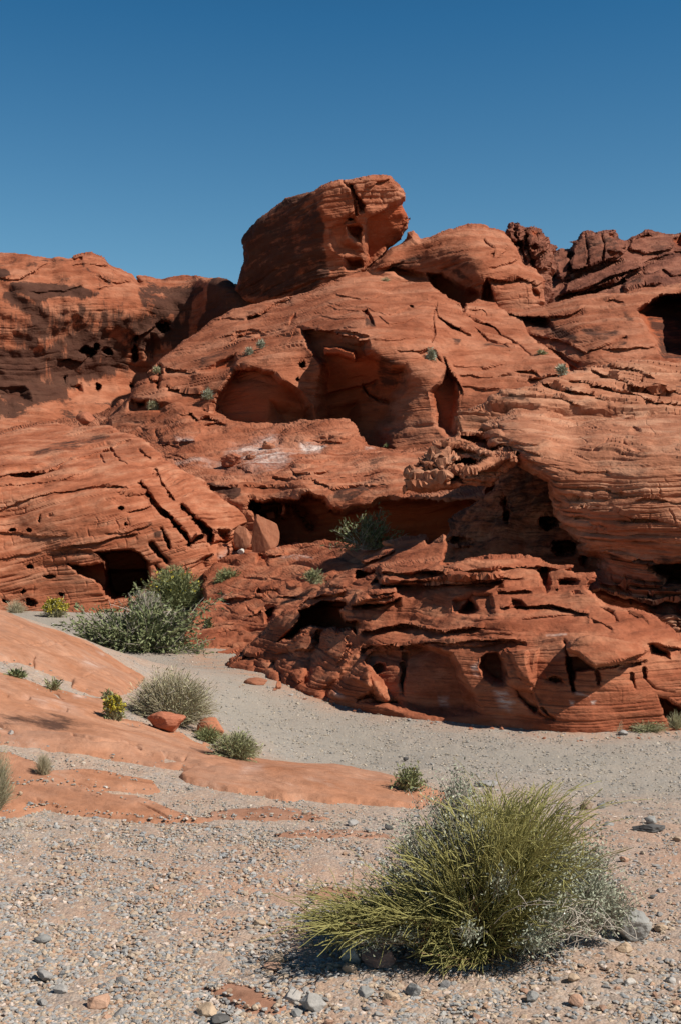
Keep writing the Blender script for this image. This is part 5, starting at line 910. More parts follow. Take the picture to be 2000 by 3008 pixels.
def shrub(name, label, cat, u, v, wpx, hpx, Y=None, stems=300, stem_mat='straw', r=0.003, leaf_mat=None, leaf_n=0, leaf_l=0.02, leaf_w=0.004, flowers=None, fl_n=0, sag=0.15, lo=0.0, depth=0.8, branch=None, wig=0.02, flat=0.6, dz=-0.02, group=None, K=6, lean=(0, 0), rmin=0.7, leaf_from=0.35, twigs=0, twig_mat='twig'):
    loc = place(u, v, Y); Yd = loc[1]
    w = wpx * 0.5 * Yd / F; h = hpx * Yd / F
    rt = root(name, label, cat, loc, group)
    N = stems
    ba = rng.random(N) * 2 * np.pi; br = np.sqrt(rng.random(N)) * 0.28
    base = np.stack([np.cos(ba) * br * w, np.sin(ba) * br * w * depth, np.full(N, dz)], -1)
    tip = dome_tips(N, w, w * depth, h, lo, rmin, flat) + base * 0.4 + np.array([lean[0] * w, lean[1] * w, 0]) * rng.random((N, 1))
    Cv = arcs(base, tip, K, sag, wig)
    tp = np.linspace(1, 0.35, K)[None, :]
    part('stems', tubes(Cv, np.full((N, 1), r) * tp * (0.7 + 0.6 * rng.random((N, 1)))), PM[stem_mat], rt, tone_of(N, K * 3))
    if twigs:
        n = twigs
        i = rng.integers(0, N, n); k = rng.integers(1, K - 1, n)
        st = Cv[i, k]
        tp2 = st + unit(rng.normal(size=(n, 3)) + unit(Cv[i, -1] - Cv[i, 0])) * (0.16 + 0.22 * rng.random((n, 1))) * max(w, h)
        tp2[:, 2] = np.maximum(tp2[:, 2], dz)
        part('twigs', tubes(arcs(st, tp2, 4, 0.05, 0.05), np.full((n, 1), r * 0.5) * np.linspace(1, 0.5, 4)[None]), PM[twig_mat], rt, tone_of(n, 12))
    if leaf_n:
        i = rng.integers(0, N, leaf_n); t = leaf_from + (1 - leaf_from) * rng.random(leaf_n) ** 0.8
        f = t * (K - 1.001); k = f.astype(int); f = f - k
        P_ = Cv[i, k] * (1 - f[:, None]) + Cv[i, k + 1] * f[:, None]
        sp = (0.05 if not twigs else 0.10) * max(w, h)
        P_ = P_ + rng.normal(size=P_.shape) * sp * 0.45
        P_[:, 2] = np.maximum(P_[:, 2], dz + 0.005)
        Dn = unit(Cv[i, k + 1] - Cv[i, k]) + rng.normal(size=(leaf_n, 3)) * 0.7
        part('leaves', leaves(P_, Dn, leaf_l * (0.6 + 0.8 * rng.random(leaf_n)), leaf_w * (0.6 + 0.8 * rng.random(leaf_n))), PM[leaf_mat], rt, tone_of(leaf_n, 4))
    if fl_n:
        up = np.where(tip[:, 2] > 0.35 * h)[0]
        i = rng.choice(up, fl_n)
        P_ = Cv[i, -1] * (1 - 0.12 * rng.random((fl_n, 1))) + rng.normal(size=(fl_n, 3)) * 0.03 * max(w, h)
        part('flowers', leaves(P_, rng.normal(size=(fl_n, 3)) + np.array([0, 0, 0.8]), leaf_l * 0.55 * (0.6 + rng.random(fl_n)), leaf_l * 0.22 * np.ones(fl_n)), PM['yellow'], rt, tone_of(fl_n, 4))
    return rt

def big_bush():
    """the foreground pair: olive jointed broom stems with a grey-green bush growing through them"""
    Y0 = float(ground_ray(np.array([1390.]), np.array([2790.]))[0])
    x0 = (1390 - CX) / F * Y0; z0 = float(gz(x0, Y0))
    rt = root('joint_fir_bush', 'large olive green broom-like bush with thin leafless stems in the right foreground', 'bush', (x0, Y0, z0 - 0.02))
    px = Y0 / F
    def pp(u, v, dy=0.0):     # a point of the bush seen at (u, v), dy metres behind its middle
        Y = Y0 + dy
        return np.array([(u - CX) / F * Y - x0, dy, EYE - (v - HZ) / F * Y - z0 + 0.02])
    # brooms: base, tip, spread, count, length share
    B_ = [((1400, 2760), (1480, 2300), 34), ((1410, 2760), (1560, 2290), 36), ((1420, 2760), (1640, 2330), 34), ((1400, 2770), (1390, 2370), 30), ((1430, 2770), (1680, 2420), 30), ((1390, 2770), (1300, 2440), 28),
          ((1450, 2700), (1500, 2275), 22), ((1480, 2680), (1600, 2290), 22), ((1440, 2690), (1440, 2290), 22), ((1500, 2700), (1690, 2360), 22),
          ((1380, 2770), (1230, 2470), 32), ((1370, 2780), (1165, 2530), 32), ((1360, 2780), (1105, 2590), 32), ((1350, 2790), (1050, 2640), 30), ((1340, 2790), (1000, 2690), 28), ((1300, 2780), (950, 2650), 26), ((1270, 2780), (890, 2680), 28), ((1250, 2780), (900, 2720), 24), ((1240, 2780), (950, 2735), 16),
          ((1390, 2790), (1200, 2690), 30), ((1390, 2800), (1260, 2770), 32), ((1400, 2800), (1270, 2835), 34), ((1410, 2800), (1310, 2850), 30), ((1420, 2800), (1400, 2840), 24), ((1430, 2790), (1480, 2800), 22), ((1440, 2780), (1560, 2760), 22), ((1440, 2770), (1620, 2660), 24), ((1440, 2760), (1660, 2560), 24),
          ((1400, 2770), (1330, 2620), 26), ((1410, 2770), (1420, 2560), 26), ((1420, 2770), (1520, 2560), 26), ((1420, 2770), (1480, 2680), 20), ((1390, 2780), (1290, 2690), 24)]
    bs, ts, dirs = [], [], []
    for (b, t, n) in B_:
        n = int(n * 2.5)
        for side in (0, 1, 2):
            dy = (-0.26, -0.02, 0.26)[side] if t[1] < 2600 else (-0.30, -0.16, 0.06)[side]
            k = n // 3
            tt = pp(t[0], t[1], dy); bb = pp(b[0], b[1], dy * 0.25)
            bb[2] = max(0.0, min(bb[2], 0.05))
            ax = tt - bb; L0 = np.linalg.norm(ax)
            o = rng.normal(size=(k, 3)) * 0.135 * L0
            f = 0.15 + 0.45 * rng.random((k, 1))
            if t[1] > 2600: o[:, 2] *= 0.45; o[:, 2] += 0.02 * L0
            st = bb + ax * f + o * f * 0.7 + np.array([0, 0, 1.0]) * 0.10 * L0 * np.sin(np.pi * f)
            en = bb + ax * (0.60 + 0.33 * rng.random((k, 1))) + o * 1.05
            st[:, 2] = np.maximum(st[:, 2], 0.005); en[:, 2] = np.maximum(en[:, 2], 0.02)
            bs.append(st); ts.append(en)
            bs.append(np.repeat(bb[None], 3, 0) + rng.normal(size=(3, 3)) * 0.03 * np.array([1, 1, 0.1])); ts.append(st[:3])
    bs = np.concatenate(bs); ts = np.concatenate(ts); N = len(bs)
    K_ = 6
    Cv = arcs(bs, ts, K_, 0.04, 0.022)
    def cap(c): c[..., 2] = np.where(c[..., 2] > 0.56, 0.56 + (c[..., 2] - 0.56) * 0.35, c[..., 2])
    cap(Cv)
    R = np.full((N, 1), 0.0021) * np.linspace(1, 0.62, K_)[None] * (0.75 + 0.5 * rng.random((N, 1)))
    # side stems: pairs leaving each stem at a narrow angle
    n2 = 6500
    i = rng.integers(0, N, n2); k = rng.integers(1, K_ - 1, n2)
    st = Cv[i, k]; dd = unit(Cv[i, -1] - Cv[i, 0]); ln = np.linalg.norm(Cv[i, -1] - Cv[i, 0], axis=1, keepdims=True)
    en = st + (dd + rng.normal(size=(n2, 3)) * 0.46) * ln * (0.16 + 0.26 * rng.random((n2, 1)))
    en[:, 2] = np.maximum(en[:, 2], np.minimum(0.05, st[:, 2]))
    Cs = arcs(st, en, K_, 0.05, 0.02)
    cap(Cs)
    Rs = np.full((n2, 1), 0.0017) * np.linspace(1, 0.6, K_)[None] * (0.75 + 0.5 * rng.random((n2, 1)))
    hgt = np.clip(np.concatenate([Cv[:, -1, 2], Cs[:, -1, 2]]) / 0.6, 0, 1)
    part('green_stems', tubes(np.concatenate([Cv, Cs]), np.concatenate([R, Rs])), PM['olive'], rt, tone_of(N + n2, K_ * 3, 0.4 + 0.4 * hgt))
    n3 = 420
    i = rng.integers(0, N, n3)
    st = pp(1400, 2780) * np.array([1, 1, 0]) + rng.normal(size=(n3, 3)) * np.array([0.10, 0.08, 0.01]) + np.array([0, 0, 0.01])
    en = st + (ts[i] - st) * (0.3 + 0.45 * rng.random((n3, 1)))
    part('dry_stems', tubes(arcs(st, en, 6, 0.08, 0.03), np.full((n3, 1), 0.0024) * np.linspace(1, 0.6, 6)[None]), PM['olive_dead'], rt, tone_of(n3, 18))

    # grey-green bush: sprigs at the left top, right flank and scattered through
    rt2 = root('saltbush', 'grey green small-leaved bush growing through and right of the olive broom bush', 'bush', (x0 + 0.22, Y0 + 0.1, z0 - 0.02))
    off = np.array([0.22, 0.1, 0.0])
    cl = [((1340, 2300), 60, .12, 26), ((1300, 2360), 70, .1, 30), ((1250, 2440), 70, .05, 34), ((1200, 2480), 60, 0, 30), ((1160, 2560), 60, -.05, 26), ((1080, 2610), 55, -.05, 16), ((1380, 2420), 60, -.1, 22), ((1240, 2560), 55, -.15, 16),
          ((1640, 2480), 70, -.05, 22), ((1690, 2540), 80, 0, 34), ((1740, 2600), 80, 0, 40), ((1790, 2640), 65, .05, 34), ((1820, 2680), 45, .05, 20), ((1700, 2660), 70, -.1, 30), ((1750, 2500), 55, .1, 20), ((1640, 2620), 60, -.15, 20), ((1600, 2700), 55, -.25, 18), ((1570, 2760), 40, -.28, 14), ((1480, 2560), 40, -.25, 8), ((1060, 2760), 28, -.25, 7), ((1375, 2735), 20, -.3, 5), ((1150, 2745), 30, -.25, 6), ((1000, 2690), 30, -.05, 6)]
    bb = []; ss = []
    for (c, rad, dy, n) in cl:
        n = int(n * 2.0)
        cc = pp(c[0], c[1], dy) - off
        e = cc + rng.normal(size=(n, 3)) * np.array([1, 0.9, 0.8]) * rad * px * 0.55
        e[:, 2] = np.maximum(e[:, 2], 0.02)
        root_pt = np.array([0.05 if c[0] > 1500 else -0.15, 0.0, 0.0]) + rng.normal(size=(n, 3)) * np.array([0.06, 0.06, 0])
        s_ = root_pt + (e - root_pt) * (0.45 + 0.3 * rng.random((n, 1)))
        bb.append(s_); ss.append(e)
        # main woody branches
    bb = np.concatenate(bb); ss = np.concatenate(ss); n = len(bb)
    Cb = arcs(bb, ss, 5, 0.06, 0.04)
    part('branches', tubes(Cb, np.full((n, 1), 0.0019) * np.linspace(1, 0.5, 5)[None]), PM['twig'], rt2, tone_of(n, 15))
    nl = 24000
    i = rng.integers(0, n, nl); t = 0.25 + 0.75 * rng.random(nl); f = t * 3.999; k = f.astype(int); f -= k
    P_ = Cb[i, k] * (1 - f[:, None]) + Cb[i, k + 1] * f[:, None] + rng.normal(size=(nl, 3)) * 0.017
    P_[:, 2] = np.maximum(P_[:, 2], 0.01)
    part('leaves', leaves(P_, rng.normal(size=(nl, 3)) + np.array([0, 0, .4]), 0.010 + 0.010 * rng.random(nl), 0.0018 + 0.002 * rng.random(nl)), PM['sage'], rt2, tone_of(nl, 4))
    # bare pale twigs at the right foot
    n = 90
    c = np.stack([pp(u, v, dy) - off for u, v, dy in zip(1680 + 90 * rng.normal(size=n) * 0.6, 2700 + 45 * rng.normal(size=n), -0.2 + 0.15 * rng.normal(size=n))])
    c[:, 2] = np.clip(c[:, 2], 0.01, None)
    e = c + rng.normal(size=(n, 3)) * np.array([0.07, 0.05, 0.03]) - np.array([0, 0, 0.015])
    e[:, 2] = np.clip(e[:, 2], 0.008, None)
    part('bare_twigs', tubes(arcs(c, e, 6, 0.12, 0.08), np.full((n, 1), 0.0014) * np.ones((1, 6))), PM['twig'], rt2, tone_of(n, 18))
big_bush()

# the wash and the slabs on the left
shrub('creosote_bush', 'wide dark green small-leaved bush with sprawling branches at the edge of the wash', 'bush', 405, 1912, 450, 165, stems=150, stem_mat='dark_twig', r=0.010, leaf_mat='creosote', leaf_n=9500, leaf_l=0.075, leaf_w=0.013, sag=0.05, depth=0.5, wig=0.06, flat=0.75, twigs=420, twig_mat='twig', leaf_from=0.2, lo=-0.05)
shrub('round_shrub', 'rounded bright green bush with a yellow lower edge right of the square cave', 'bush', 510, 1785, 215, 125, Y=23.6, stems=1100, stem_mat='green', r=0.006, leaf_mat='green', leaf_n=2600, leaf_l=0.09, leaf_w=0.010, fl_n=170, depth=0.8, lo=-.05)
shrub('grey_shrub', 'dry grey bush tucked between the dark green bush and the rounded green bush', 'bush', 430, 1810, 120, 80, Y=22.6, stems=420, stem_mat='twig', r=0.006, leaf_mat='sage', leaf_n=700, leaf_l=0.07, leaf_w=0.009)
shrub('small_shrub', 'small upright green bush on the ledge right of the rounded green bush', 'bush', 668, 1720, 100, 55, Y=23.4, stems=420, stem_mat='green', r=0.006, leaf_mat='green', leaf_n=500, leaf_l=0.08, leaf_w=0.010)
shrub('flowering_shrub', 'yellow-flowered bush at the foot of the mound near the left edge', 'bush', 163, 1812, 90, 56, stems=300, stem_mat='straw_green', r=0.006, leaf_mat='straw_green', leaf_n=300, leaf_l=0.07, leaf_w=0.008, flowers=True, fl_n=900)
shrub('dry_grass_tuft', 'pale dry grass tuft against the mound at the left edge beyond the slab', 'grass tuft', 48, 1800, 90, 42, stems=320, stem_mat='straw', r=0.004)
shrub('rabbitbrush', 'large pale feathery dry bush behind the red boulder at the edge of the wash', 'bush', 505, 2125, 285, 160, stems=2300, stem_mat='straw', r=0.0032, leaf_mat='straw_green', leaf_n=3200, leaf_l=0.035, leaf_w=0.0032, depth=0.7, lo=-0.02, twigs=500, twig_mat='twig', wig=0.03)
shrub('flowering_shrub', 'yellow-flowered bush on the slab left of the large pale bush', 'bush', 338, 2112, 70, 75, stems=260, stem_mat='straw_green', r=0.003, leaf_mat='green', leaf_n=260, leaf_l=0.035, leaf_w=0.005, fl_n=560, sag=.1)
shrub('small_shrub', 'thin yellow green sprig on the slab left above the yellow-flowered bush', 'plant', 318, 2058, 45, 36, stems=60, stem_mat='straw_green', r=0.003, leaf_mat='green', leaf_n=120, leaf_l=0.035, leaf_w=0.005)
shrub('grass_tuft', 'dense green and straw tuft sloping down to the wash below the large pale bush', 'grass tuft', 690, 2225, 165, 80, stems=1300, stem_mat='straw_green', r=0.0024, leaf_mat='green', leaf_n=1300, leaf_l=0.03, leaf_w=0.0035, lo=-.05)
shrub('grass_tuft', 'smaller green tuft at the slab edge left of the dense straw tuft', 'grass tuft', 612, 2180, 100, 52, stems=500, stem_mat='green', r=0.0024, leaf_mat='green', leaf_n=500, leaf_l=0.03, leaf_w=0.0035)
shrub('dry_grass_tuft', 'tall pale dry grass clump cut by the left edge of the view', 'grass tuft', -20, 2375, 150, 185, stems=1300, stem_mat='straw', r=0.0014, lo=0.1, leaf_mat='straw_green', leaf_n=500, leaf_l=0.03, leaf_w=0.002, wig=.03)
shrub('dry_grass_tuft', 'small pale dry grass tuft standing on the bare slab at the left', 'grass tuft', 130, 2272, 78, 66, stems=300, stem_mat='straw', r=0.0014, lo=0.25, wig=.03)
shrub('small_plant', 'little green and straw plant in the crack of the big slab', 'plant', 158, 2024, 60, 34, stems=130, stem_mat='straw_green', r=0.003, leaf_mat='green', leaf_n=90, leaf_l=0.04, leaf_w=0.005)
shrub('small_plant', 'low dark green plant in the slab crack near the left edge', 'plant', 50, 1988, 60, 20, stems=80, stem_mat='green', r=0.003, leaf_mat='creosote', leaf_n=160, leaf_l=0.04, leaf_w=0.007)
shrub('scraggly_shrub', 'sparse yellow green twiggy plant in the wash behind the big olive bush', 'plant', 1200, 2318, 110, 75, stems=90, stem_mat='green', r=0.0026, leaf_mat='green', leaf_n=650, leaf_l=0.022, leaf_w=0.005, wig=.06, sag=.05)
shrub('desert_willow', 'open branching green shrub in front of the shaded alcove in the middle ground', 'bush', 1075, 1612, 200, 115, Y=21.6, stems=46, stem_mat='twig', r=0.010, leaf_mat='creosote', leaf_n=1500, leaf_l=0.085, leaf_w=0.010, wig=.05, sag=.02, leaf_from=0.3, twigs=150, twig_mat='green', flat=.5, depth=.7)
shrub('small_shrub', 'straw and green bush on the stepped ledges below the open branching shrub', 'bush', 922, 1712, 75, 46, Y=20.0, stems=240, stem_mat='straw_green', r=0.005, leaf_mat='green', leaf_n=260, leaf_l=0.06, leaf_w=0.008)
shrub('grass_tuft', 'low green and straw grass at the foot of the wash wall near the right edge', 'grass tuft', 1900, 2146, 150, 32, stems=420, stem_mat='straw_green', r=0.0022, leaf_mat='green', leaf_n=300, leaf_l=0.03, leaf_w=0.004)
shrub('grass_tuft', 'taller straw tuft at the foot of the wash wall at the right edge', 'grass tuft', 1985, 2140, 70, 60, stems=220, stem_mat='straw_green', r=0.0022)
shrub('grass_tuft', 'few dry stalks sprouting at the foot of the wash wall left of the low grass', 'grass tuft', 1815, 2150, 50, 45, stems=14, stem_mat='straw', r=0.0022)
shrub('small_shrub', 'pale grey green bush in the joint of the domed hill above the lit pillar', 'bush', 1266, 1060, 32, 38, stems=200, stem_mat='straw_green', r=0.006, leaf_mat='sage', leaf_n=520, leaf_l=0.085, leaf_w=0.011)
shrub('small_shrub', 'pale blue grey bush on the left shoulder of the domed hill', 'bush', 768, 1022, 30, 24, stems=140, stem_mat='sage', r=0.006, leaf_mat='sage', leaf_n=400, leaf_l=0.085, leaf_w=0.011)
shrub('small_shrub', 'second smaller blue grey bush just left of the one on the hill shoulder', 'bush', 733, 1040, 28, 20, stems=110, stem_mat='sage', r=0.006, leaf_mat='sage', leaf_n=300, leaf_l=0.085, leaf_w=0.011)
shrub('small_shrub', 'grey green bush on the blocks left of the long red alcove', 'bush', 612, 1172, 38, 32, stems=180, stem_mat='straw_green', r=0.006, leaf_mat='sage', leaf_n=480, leaf_l=0.085, leaf_w=0.011)
shrub('small_shrub', 'straw green bush beside the small dark hollow left of the alcove', 'bush', 452, 1202, 38, 28, stems=180, stem_mat='straw_green', r=0.006, leaf_mat='straw_green', leaf_n=320, leaf_l=0.085, leaf_w=0.011)
shrub('small_shrub', 'bright yellow green bush on the skyline of the hill foot against the dark cliff', 'bush', 460, 1096, 26, 22, stems=150, stem_mat='straw_green', r=0.006, leaf_mat='straw_green', leaf_n=320, leaf_l=0.085, leaf_w=0.011)
shrub('small_shrub', 'grey green bush where the domed hill meets the striped outcrop', 'bush', 1650, 1098, 24, 24, stems=130, stem_mat='sage', r=0.006, leaf_mat='sage', leaf_n=300, leaf_l=0.085, leaf_w=0.011)
shrub('small_shrub', 'low yellow green growth in the diagonal gully right of the domed hill', 'bush', 1590, 1042, 34, 14, stems=130, stem_mat='green', r=0.010, leaf_mat='straw_green', leaf_n=200, leaf_l=0.085, leaf_w=0.011)
shrub('grass_tuft', 'thin straw tuft on the summit below the balanced boulder', 'grass tuft', 1132, 826, 40, 14, stems=90, stem_mat='straw_green', r=0.010)
shrub('small_plant', 'low grey plant on the stepped ledges right of the small upright bush', 'plant', 758, 1712, 30, 20, Y=23.0, stems=80, stem_mat='sage', r=0.006, leaf_mat='sage', leaf_n=90, leaf_l=0.06, leaf_w=0.01)
shrub('small_plant', 'tiny green plant on the apron beside the white crust under the alcove', 'plant', 1135, 1312, 26, 12, stems=70, stem_mat='green', r=0.009)
shrub('small_plant', 'little green plant against the stepped ledges right of the dark green bush', 'plant', 612, 1850, 36, 36, stems=60, stem_mat='dark_twig', r=0.004, leaf_mat='creosote', leaf_n=220, leaf_l=0.06, leaf_w=0.011)
# ---------------------------------------------------------------- stones
def ico(sub):
    import bmesh
    bm = bmesh.new(); bmesh.ops.create_icosphere(bm, subdivisions=sub, radius=1)
    bm.verts.ensure_lookup_table()
    V = np.array([v.co[:] for v in bm.verts]); T = np.array([[v.index for v in f.verts] for f in bm.faces]); bm.free()
    return V, T
ICO = {k: ico(k) for k in (1, 2, 3, 4, 5)}

def stone_shape(dims, seed, sub=4, cuts=9, rough=0.06, keen=0.75):
    """a stone: a ball cut by random flat faces, worn and roughened"""
    r_ = np.random.default_rng(seed)
    V, T = ICO[sub]
    N = unit(r_.normal(size=(cuts, 3))); D_ = keen + 0.25 * r_.random(cuts)
    rad = np.ones(len(V))
    for n, d in zip(N, D_):
        c = V @ n
        m = c > 1e-3
        rad[m] = np.minimum(rad[m], d / c[m])
    P_ = V * rad[:, None]
    P_ = P_ * (1 + rough * fbm(V[:, 0] * 1.8 + seed, V[:, 1] * 1.8, V[:, 2] * 1.8, 4, seed % 50)[:, None])
    P_ /= np.abs(P_).max(0)
    return P_ * np.array(dims), T

def stone_mat(name, lo, hi, scale=18, streak=False):
    m = NT(name, 0.9)
    oi = m.n('ShaderNodeObjectInfo')
    p = m.n('ShaderNodeTexCoord').outputs['Object']
    mp = m.n('ShaderNodeMapping'); m.l(p, mp.inputs[0])
    if streak: mp.inputs['Scale'].default_value = (1, 1, 7)
    mp.inputs['Rotation'].default_value = (0.4, 0.3, 0)
    n = m.noise(mp.outputs[0], scale, 7, 0.72)
    c = m.ramp(n, [(0.3, lo), (0.7, hi)])
    tint = m.ramp(oi.outputs['Random'], [(0.0, (0.78, 0.78, 0.80)), (1.0, (1.15, 1.13, 1.10))])
    m.base(m.mix(1.0, c, tint, 'MULTIPLY'))
    m.bump(m.noise(p, scale * 3, 5, 0.7), 0.45, 0.006)
    return m.m
SM = {
    'grey': stone_mat('grey_limestone', (0.19, 0.18, 0.165), (0.35, 0.325, 0.30)),
    'blue': stone_mat('blue_grey_limestone', (0.165, 0.160, 0.150), (0.29, 0.28, 0.26)),
    'tan': stone_mat('tan_stone', (0.33, 0.225, 0.145), (0.48, 0.36, 0.25)),
    'pink': stone_mat('pinkish_stone', (0.35, 0.195, 0.125), (0.48, 0.30, 0.205)),
    'white': stone_mat('whitish_stone', (0.38, 0.34, 0.29), (0.55, 0.50, 0.44)),
    'purple': stone_mat('purple_brown_stone', (0.12, 0.075, 0.065), (0.27, 0.195, 0.165), 9, True),
    'red': stone_mat('red_rock', (0.26, 0.085, 0.045), (0.40, 0.15, 0.085), 9),
    'orange': stone_mat('orange_rock', (0.30, 0.108, 0.055), (0.39, 0.165, 0.092), 9),
    'black': stone_mat('dark_grey_stone', (0.055, 0.052, 0.05), (0.14, 0.13, 0.12), 9),
}

def stone(name, label, cat, u, v, wpx, hpx, mat, seed, Y=None, deep=0.8, sub=4, bury=0.12, rough=0.07, rot=None, cuts=11, group=None, keen=0.5, tilt=0.0):
    """u, v: middle of the foot as seen; wpx, hpx: size as seen"""
    if Y is None: Y = zb_get(u, v - 2)
    w = wpx * Y / F / 2; h = hpx * Y / F
    top = EYE - (v - HZ) / F * Y
    # seen from above, part of the seen height is the stone's depth
    look = max(0.0, (v - HZ) / F)
    hz = max(h - look * w * deep * 1.1, 0.35 * h)
    P_, T = stone_shape((w, w * deep, hz / 2 * (1 + bury)), seed, sub, cuts, rough, keen)
    if tilt:
        c, s = math.cos(tilt), math.sin(tilt); x, z = P_[:, 0].copy(), P_[:, 2].copy(); P_[:, 0] = c * x - s * z; P_[:, 2] = s * x + c * z
    P_[:, 2] += hz / 2 * (1 - bury)
    me = mesh_from(name, P_, None, T, smooth=False)
    o = link(name, me, SM[mat]); o.location = ((u - CX) / F * (Y + w * deep * 0.5), Y + w * deep * 0.5, top)
    return tag(o, label, cat, group)

stone('red_boulder', 'dark red angular boulder lying on the slab in front of the large pale bush', 'boulder', 488, 2148, 122, 66, 'red', 11, deep=0.7, sub=5, rough=0.08, tilt=0.12, keen=0.64, cuts=13)
stone('orange_boulder', 'rounded orange boulder at the slab edge right of the dark red boulder', 'boulder', 620, 2168, 84, 66, 'orange', 12, sub=5, rough=0.06, keen=0.72)
stone('flat_rock', 'flat thin orange rock lying on gravel at the left end of the wash wall', 'rock', 757, 2014, 80, 26, 'orange', 13, deep=0.6, sub=4, keen=.6)
stone('small_rock', 'small upright pale orange block beside the flat orange rock', 'rock', 818, 2026, 20, 30, 'orange', 14, deep=0.9, cuts=6)
stone('flat_rock', 'dark flat rock lying in sand near the right edge of the view', 'rock', 1905, 2446, 100, 34, 'black', 15, deep=0.7, rough=.12)
stone('small_rock', 'dark rounded stone standing behind the dark flat rock at the right', 'rock', 1912, 2420, 44, 26, 'blue', 16)
stone('small_rock', 'tan squarish rock right of the top of the olive bush', 'rock', 1722, 2380, 42, 34, 'tan', 17)
stone('small_rock', 'blue grey stone beside the tan squarish rock', 'rock', 1768, 2376, 34, 22, 'blue', 18)
stone('flat_rock', 'long low greyish rock behind the top left of the olive bush', 'rock', 1430, 2314, 80, 24, 'grey', 19, deep=.6)
stone('pointed_rock', 'large grey pointed rock with a sloping top right of the olive bush', 'rock', 1850, 2764, 122, 110, 'blue', 27, deep=0.7, sub=5, rough=0.10, cuts=7, keen=.55)
stone('striped_rock', 'purple brown striped rock under the front of the olive bush', 'rock', 1118, 2850, 116, 88, 'purple', 21, deep=0.8, sub=5, rough=0.05, tilt=-0.25)
stone('pale_rock', 'whitish grey rock left of the purple striped rock', 'rock', 1030, 2835, 66, 72, 'white', 22, sub=5, rough=.08)
stone('round_stone', 'tan rounded stone at the foot of the whitish grey rock', 'stone', 1026, 2862, 46, 40, 'tan', 23)
stone('round_stone', 'largest grey rounded stone at the bottom centre with a reddish underside', 'stone', 921, 2978, 86, 64, 'grey', 24, sub=5, rough=.06)
stone('stone', 'whitish grey squarish stone just left of the largest rounded stone', 'stone', 862, 2944, 64, 40, 'white', 25)
stone('stone', 'small blue grey stone below left of the largest rounded stone', 'stone', 872, 2990, 32, 30, 'blue', 26)
stone('stone', 'tan flat-topped stone casting a dark shadow at the bottom left', 'stone', 290, 2966, 66, 56, 'pink', 28, sub=5, rough=.05, cuts=7)
stone('stone', 'grey flat stone left above the tan flat-topped stone', 'stone', 130, 2884, 56, 42, 'grey', 29, sub=4)
stone('round_stone', 'brownish grey round stone left of the tan flat-topped stone', 'stone', 183, 2924, 50, 40, 'grey', 30, sub=4)
stone('stone', 'grey angular stone with a dark left side among pebbles on the left', 'stone', 126, 2772, 50, 34, 'blue', 31, sub=4, cuts=6, keen=.6)
stone('stone', 'tan broad stone at the bottom edge left of centre', 'stone', 615, 2990, 76, 52, 'tan', 32, sub=4)
stone('round_stone', 'dark olive grey stone cut by the bottom edge', 'stone', 648, 3012, 60, 40, 'black', 33, sub=4)
stone('stone', 'pinkish stone pair at the left edge above the bottom stones', 'stone', 800, 2855, 56, 40, 'pink', 34, sub=4)
stone('stone', 'broad tan stone in front of the bush shadow', 'stone', 815, 2836, 62, 46, 'tan', 35, sub=4)
stone('stone', 'upright tan stone at the edge of the bush shadow', 'stone', 905, 2790, 38, 38, 'tan', 36, sub=4)
stone('stone', 'grey stone with rounded top right of the largest rounded stone', 'stone', 1076, 2932, 54, 38, 'blue', 37, sub=4)
stone('stone', 'tan low stone in the row at the bottom centre', 'stone', 1150, 2944, 58, 36, 'tan', 38, sub=4)
stone('stone', 'blue grey rounded stone at the bottom right of centre', 'stone', 1213, 2928, 48, 46, 'blue', 39, sub=4)
stone('stone', 'pale tan angular stone at the bottom right', 'stone', 1680, 2890, 44, 34, 'tan', 40, sub=4, cuts=6)
stone('stone', 'blue grey angular stone at the bottom right of the olive bush', 'stone', 1562, 2950, 42, 44, 'blue', 41, sub=4, cuts=7)
stone('stone', 'white and tan angular stone right of the pale tan stone', 'stone', 1848, 2898, 36, 30, 'white', 42, sub=4, cuts=6)
stone('stone', 'pinkish grey angular stone below the pale tan stone', 'stone', 1690, 2960, 46, 44, 'pink', 43, sub=4, cuts=6)
stone('stone', 'grey brown block stone left of the pointed rock foot', 'stone', 1832, 2800, 54, 40, 'tan', 44, sub=4, cuts=7)
stone('stone', 'grey slab stone leaning at the right foot of the olive bush', 'stone', 1636, 2796, 46, 40, 'blue', 45, sub=4, cuts=6)
stone('stone', 'tan angular stone right of the pointed rock', 'stone', 1940, 2738, 40, 26, 'tan', 46, sub=4, cuts=6)
stone('stone', 'white angular stone at the right edge bottom', 'stone', 1965, 2894, 38, 30, 'white', 47, sub=4, cuts=6)
stone('block_rock', 'dark square block of rock perched at the top left of the open apron', 'rock', 255, 1246, 62, 38, 'red', 48, Y=43.5, sub=4, cuts=6, keen=.6)
stone('knobbly_rock', 'brown knobbly boulder beside the white crust on the apron', 'boulder', 680, 1368, 62, 42, 'red', 49, sub=5, rough=.2)
stone('knobbly_rock', 'orange boulder half wrapped in white crust on the apron', 'boulder', 785, 1322, 54, 28, 'orange', 50, sub=4, rough=.15)
stone('small_rock', 'small reddish rock on the apron right of the brown knobbly boulder', 'rock', 735, 1354, 40, 20, 'orange', 51, sub=4, rough=.15)
stone('leaning_boulder', 'tall orange slab of rock leaning under the shaded ledge left of the alcove', 'boulder', 770, 1622, 104, 112, 'orange', 52, Y=25.3, deep=.45, sub=5, rough=.05, cuts=9, keen=.45)
stone('leaning_boulder', 'smaller orange block behind the leaning slab under the ledge', 'boulder', 715, 1612, 56, 70, 'orange', 53, Y=25.8, deep=.6, sub=4, keen=.45, cuts=8)
stone('small_rock', 'pale flat stone at the foot of the leaning slab', 'rock', 710, 1626, 24, 18, 'white', 54, Y=24.9)
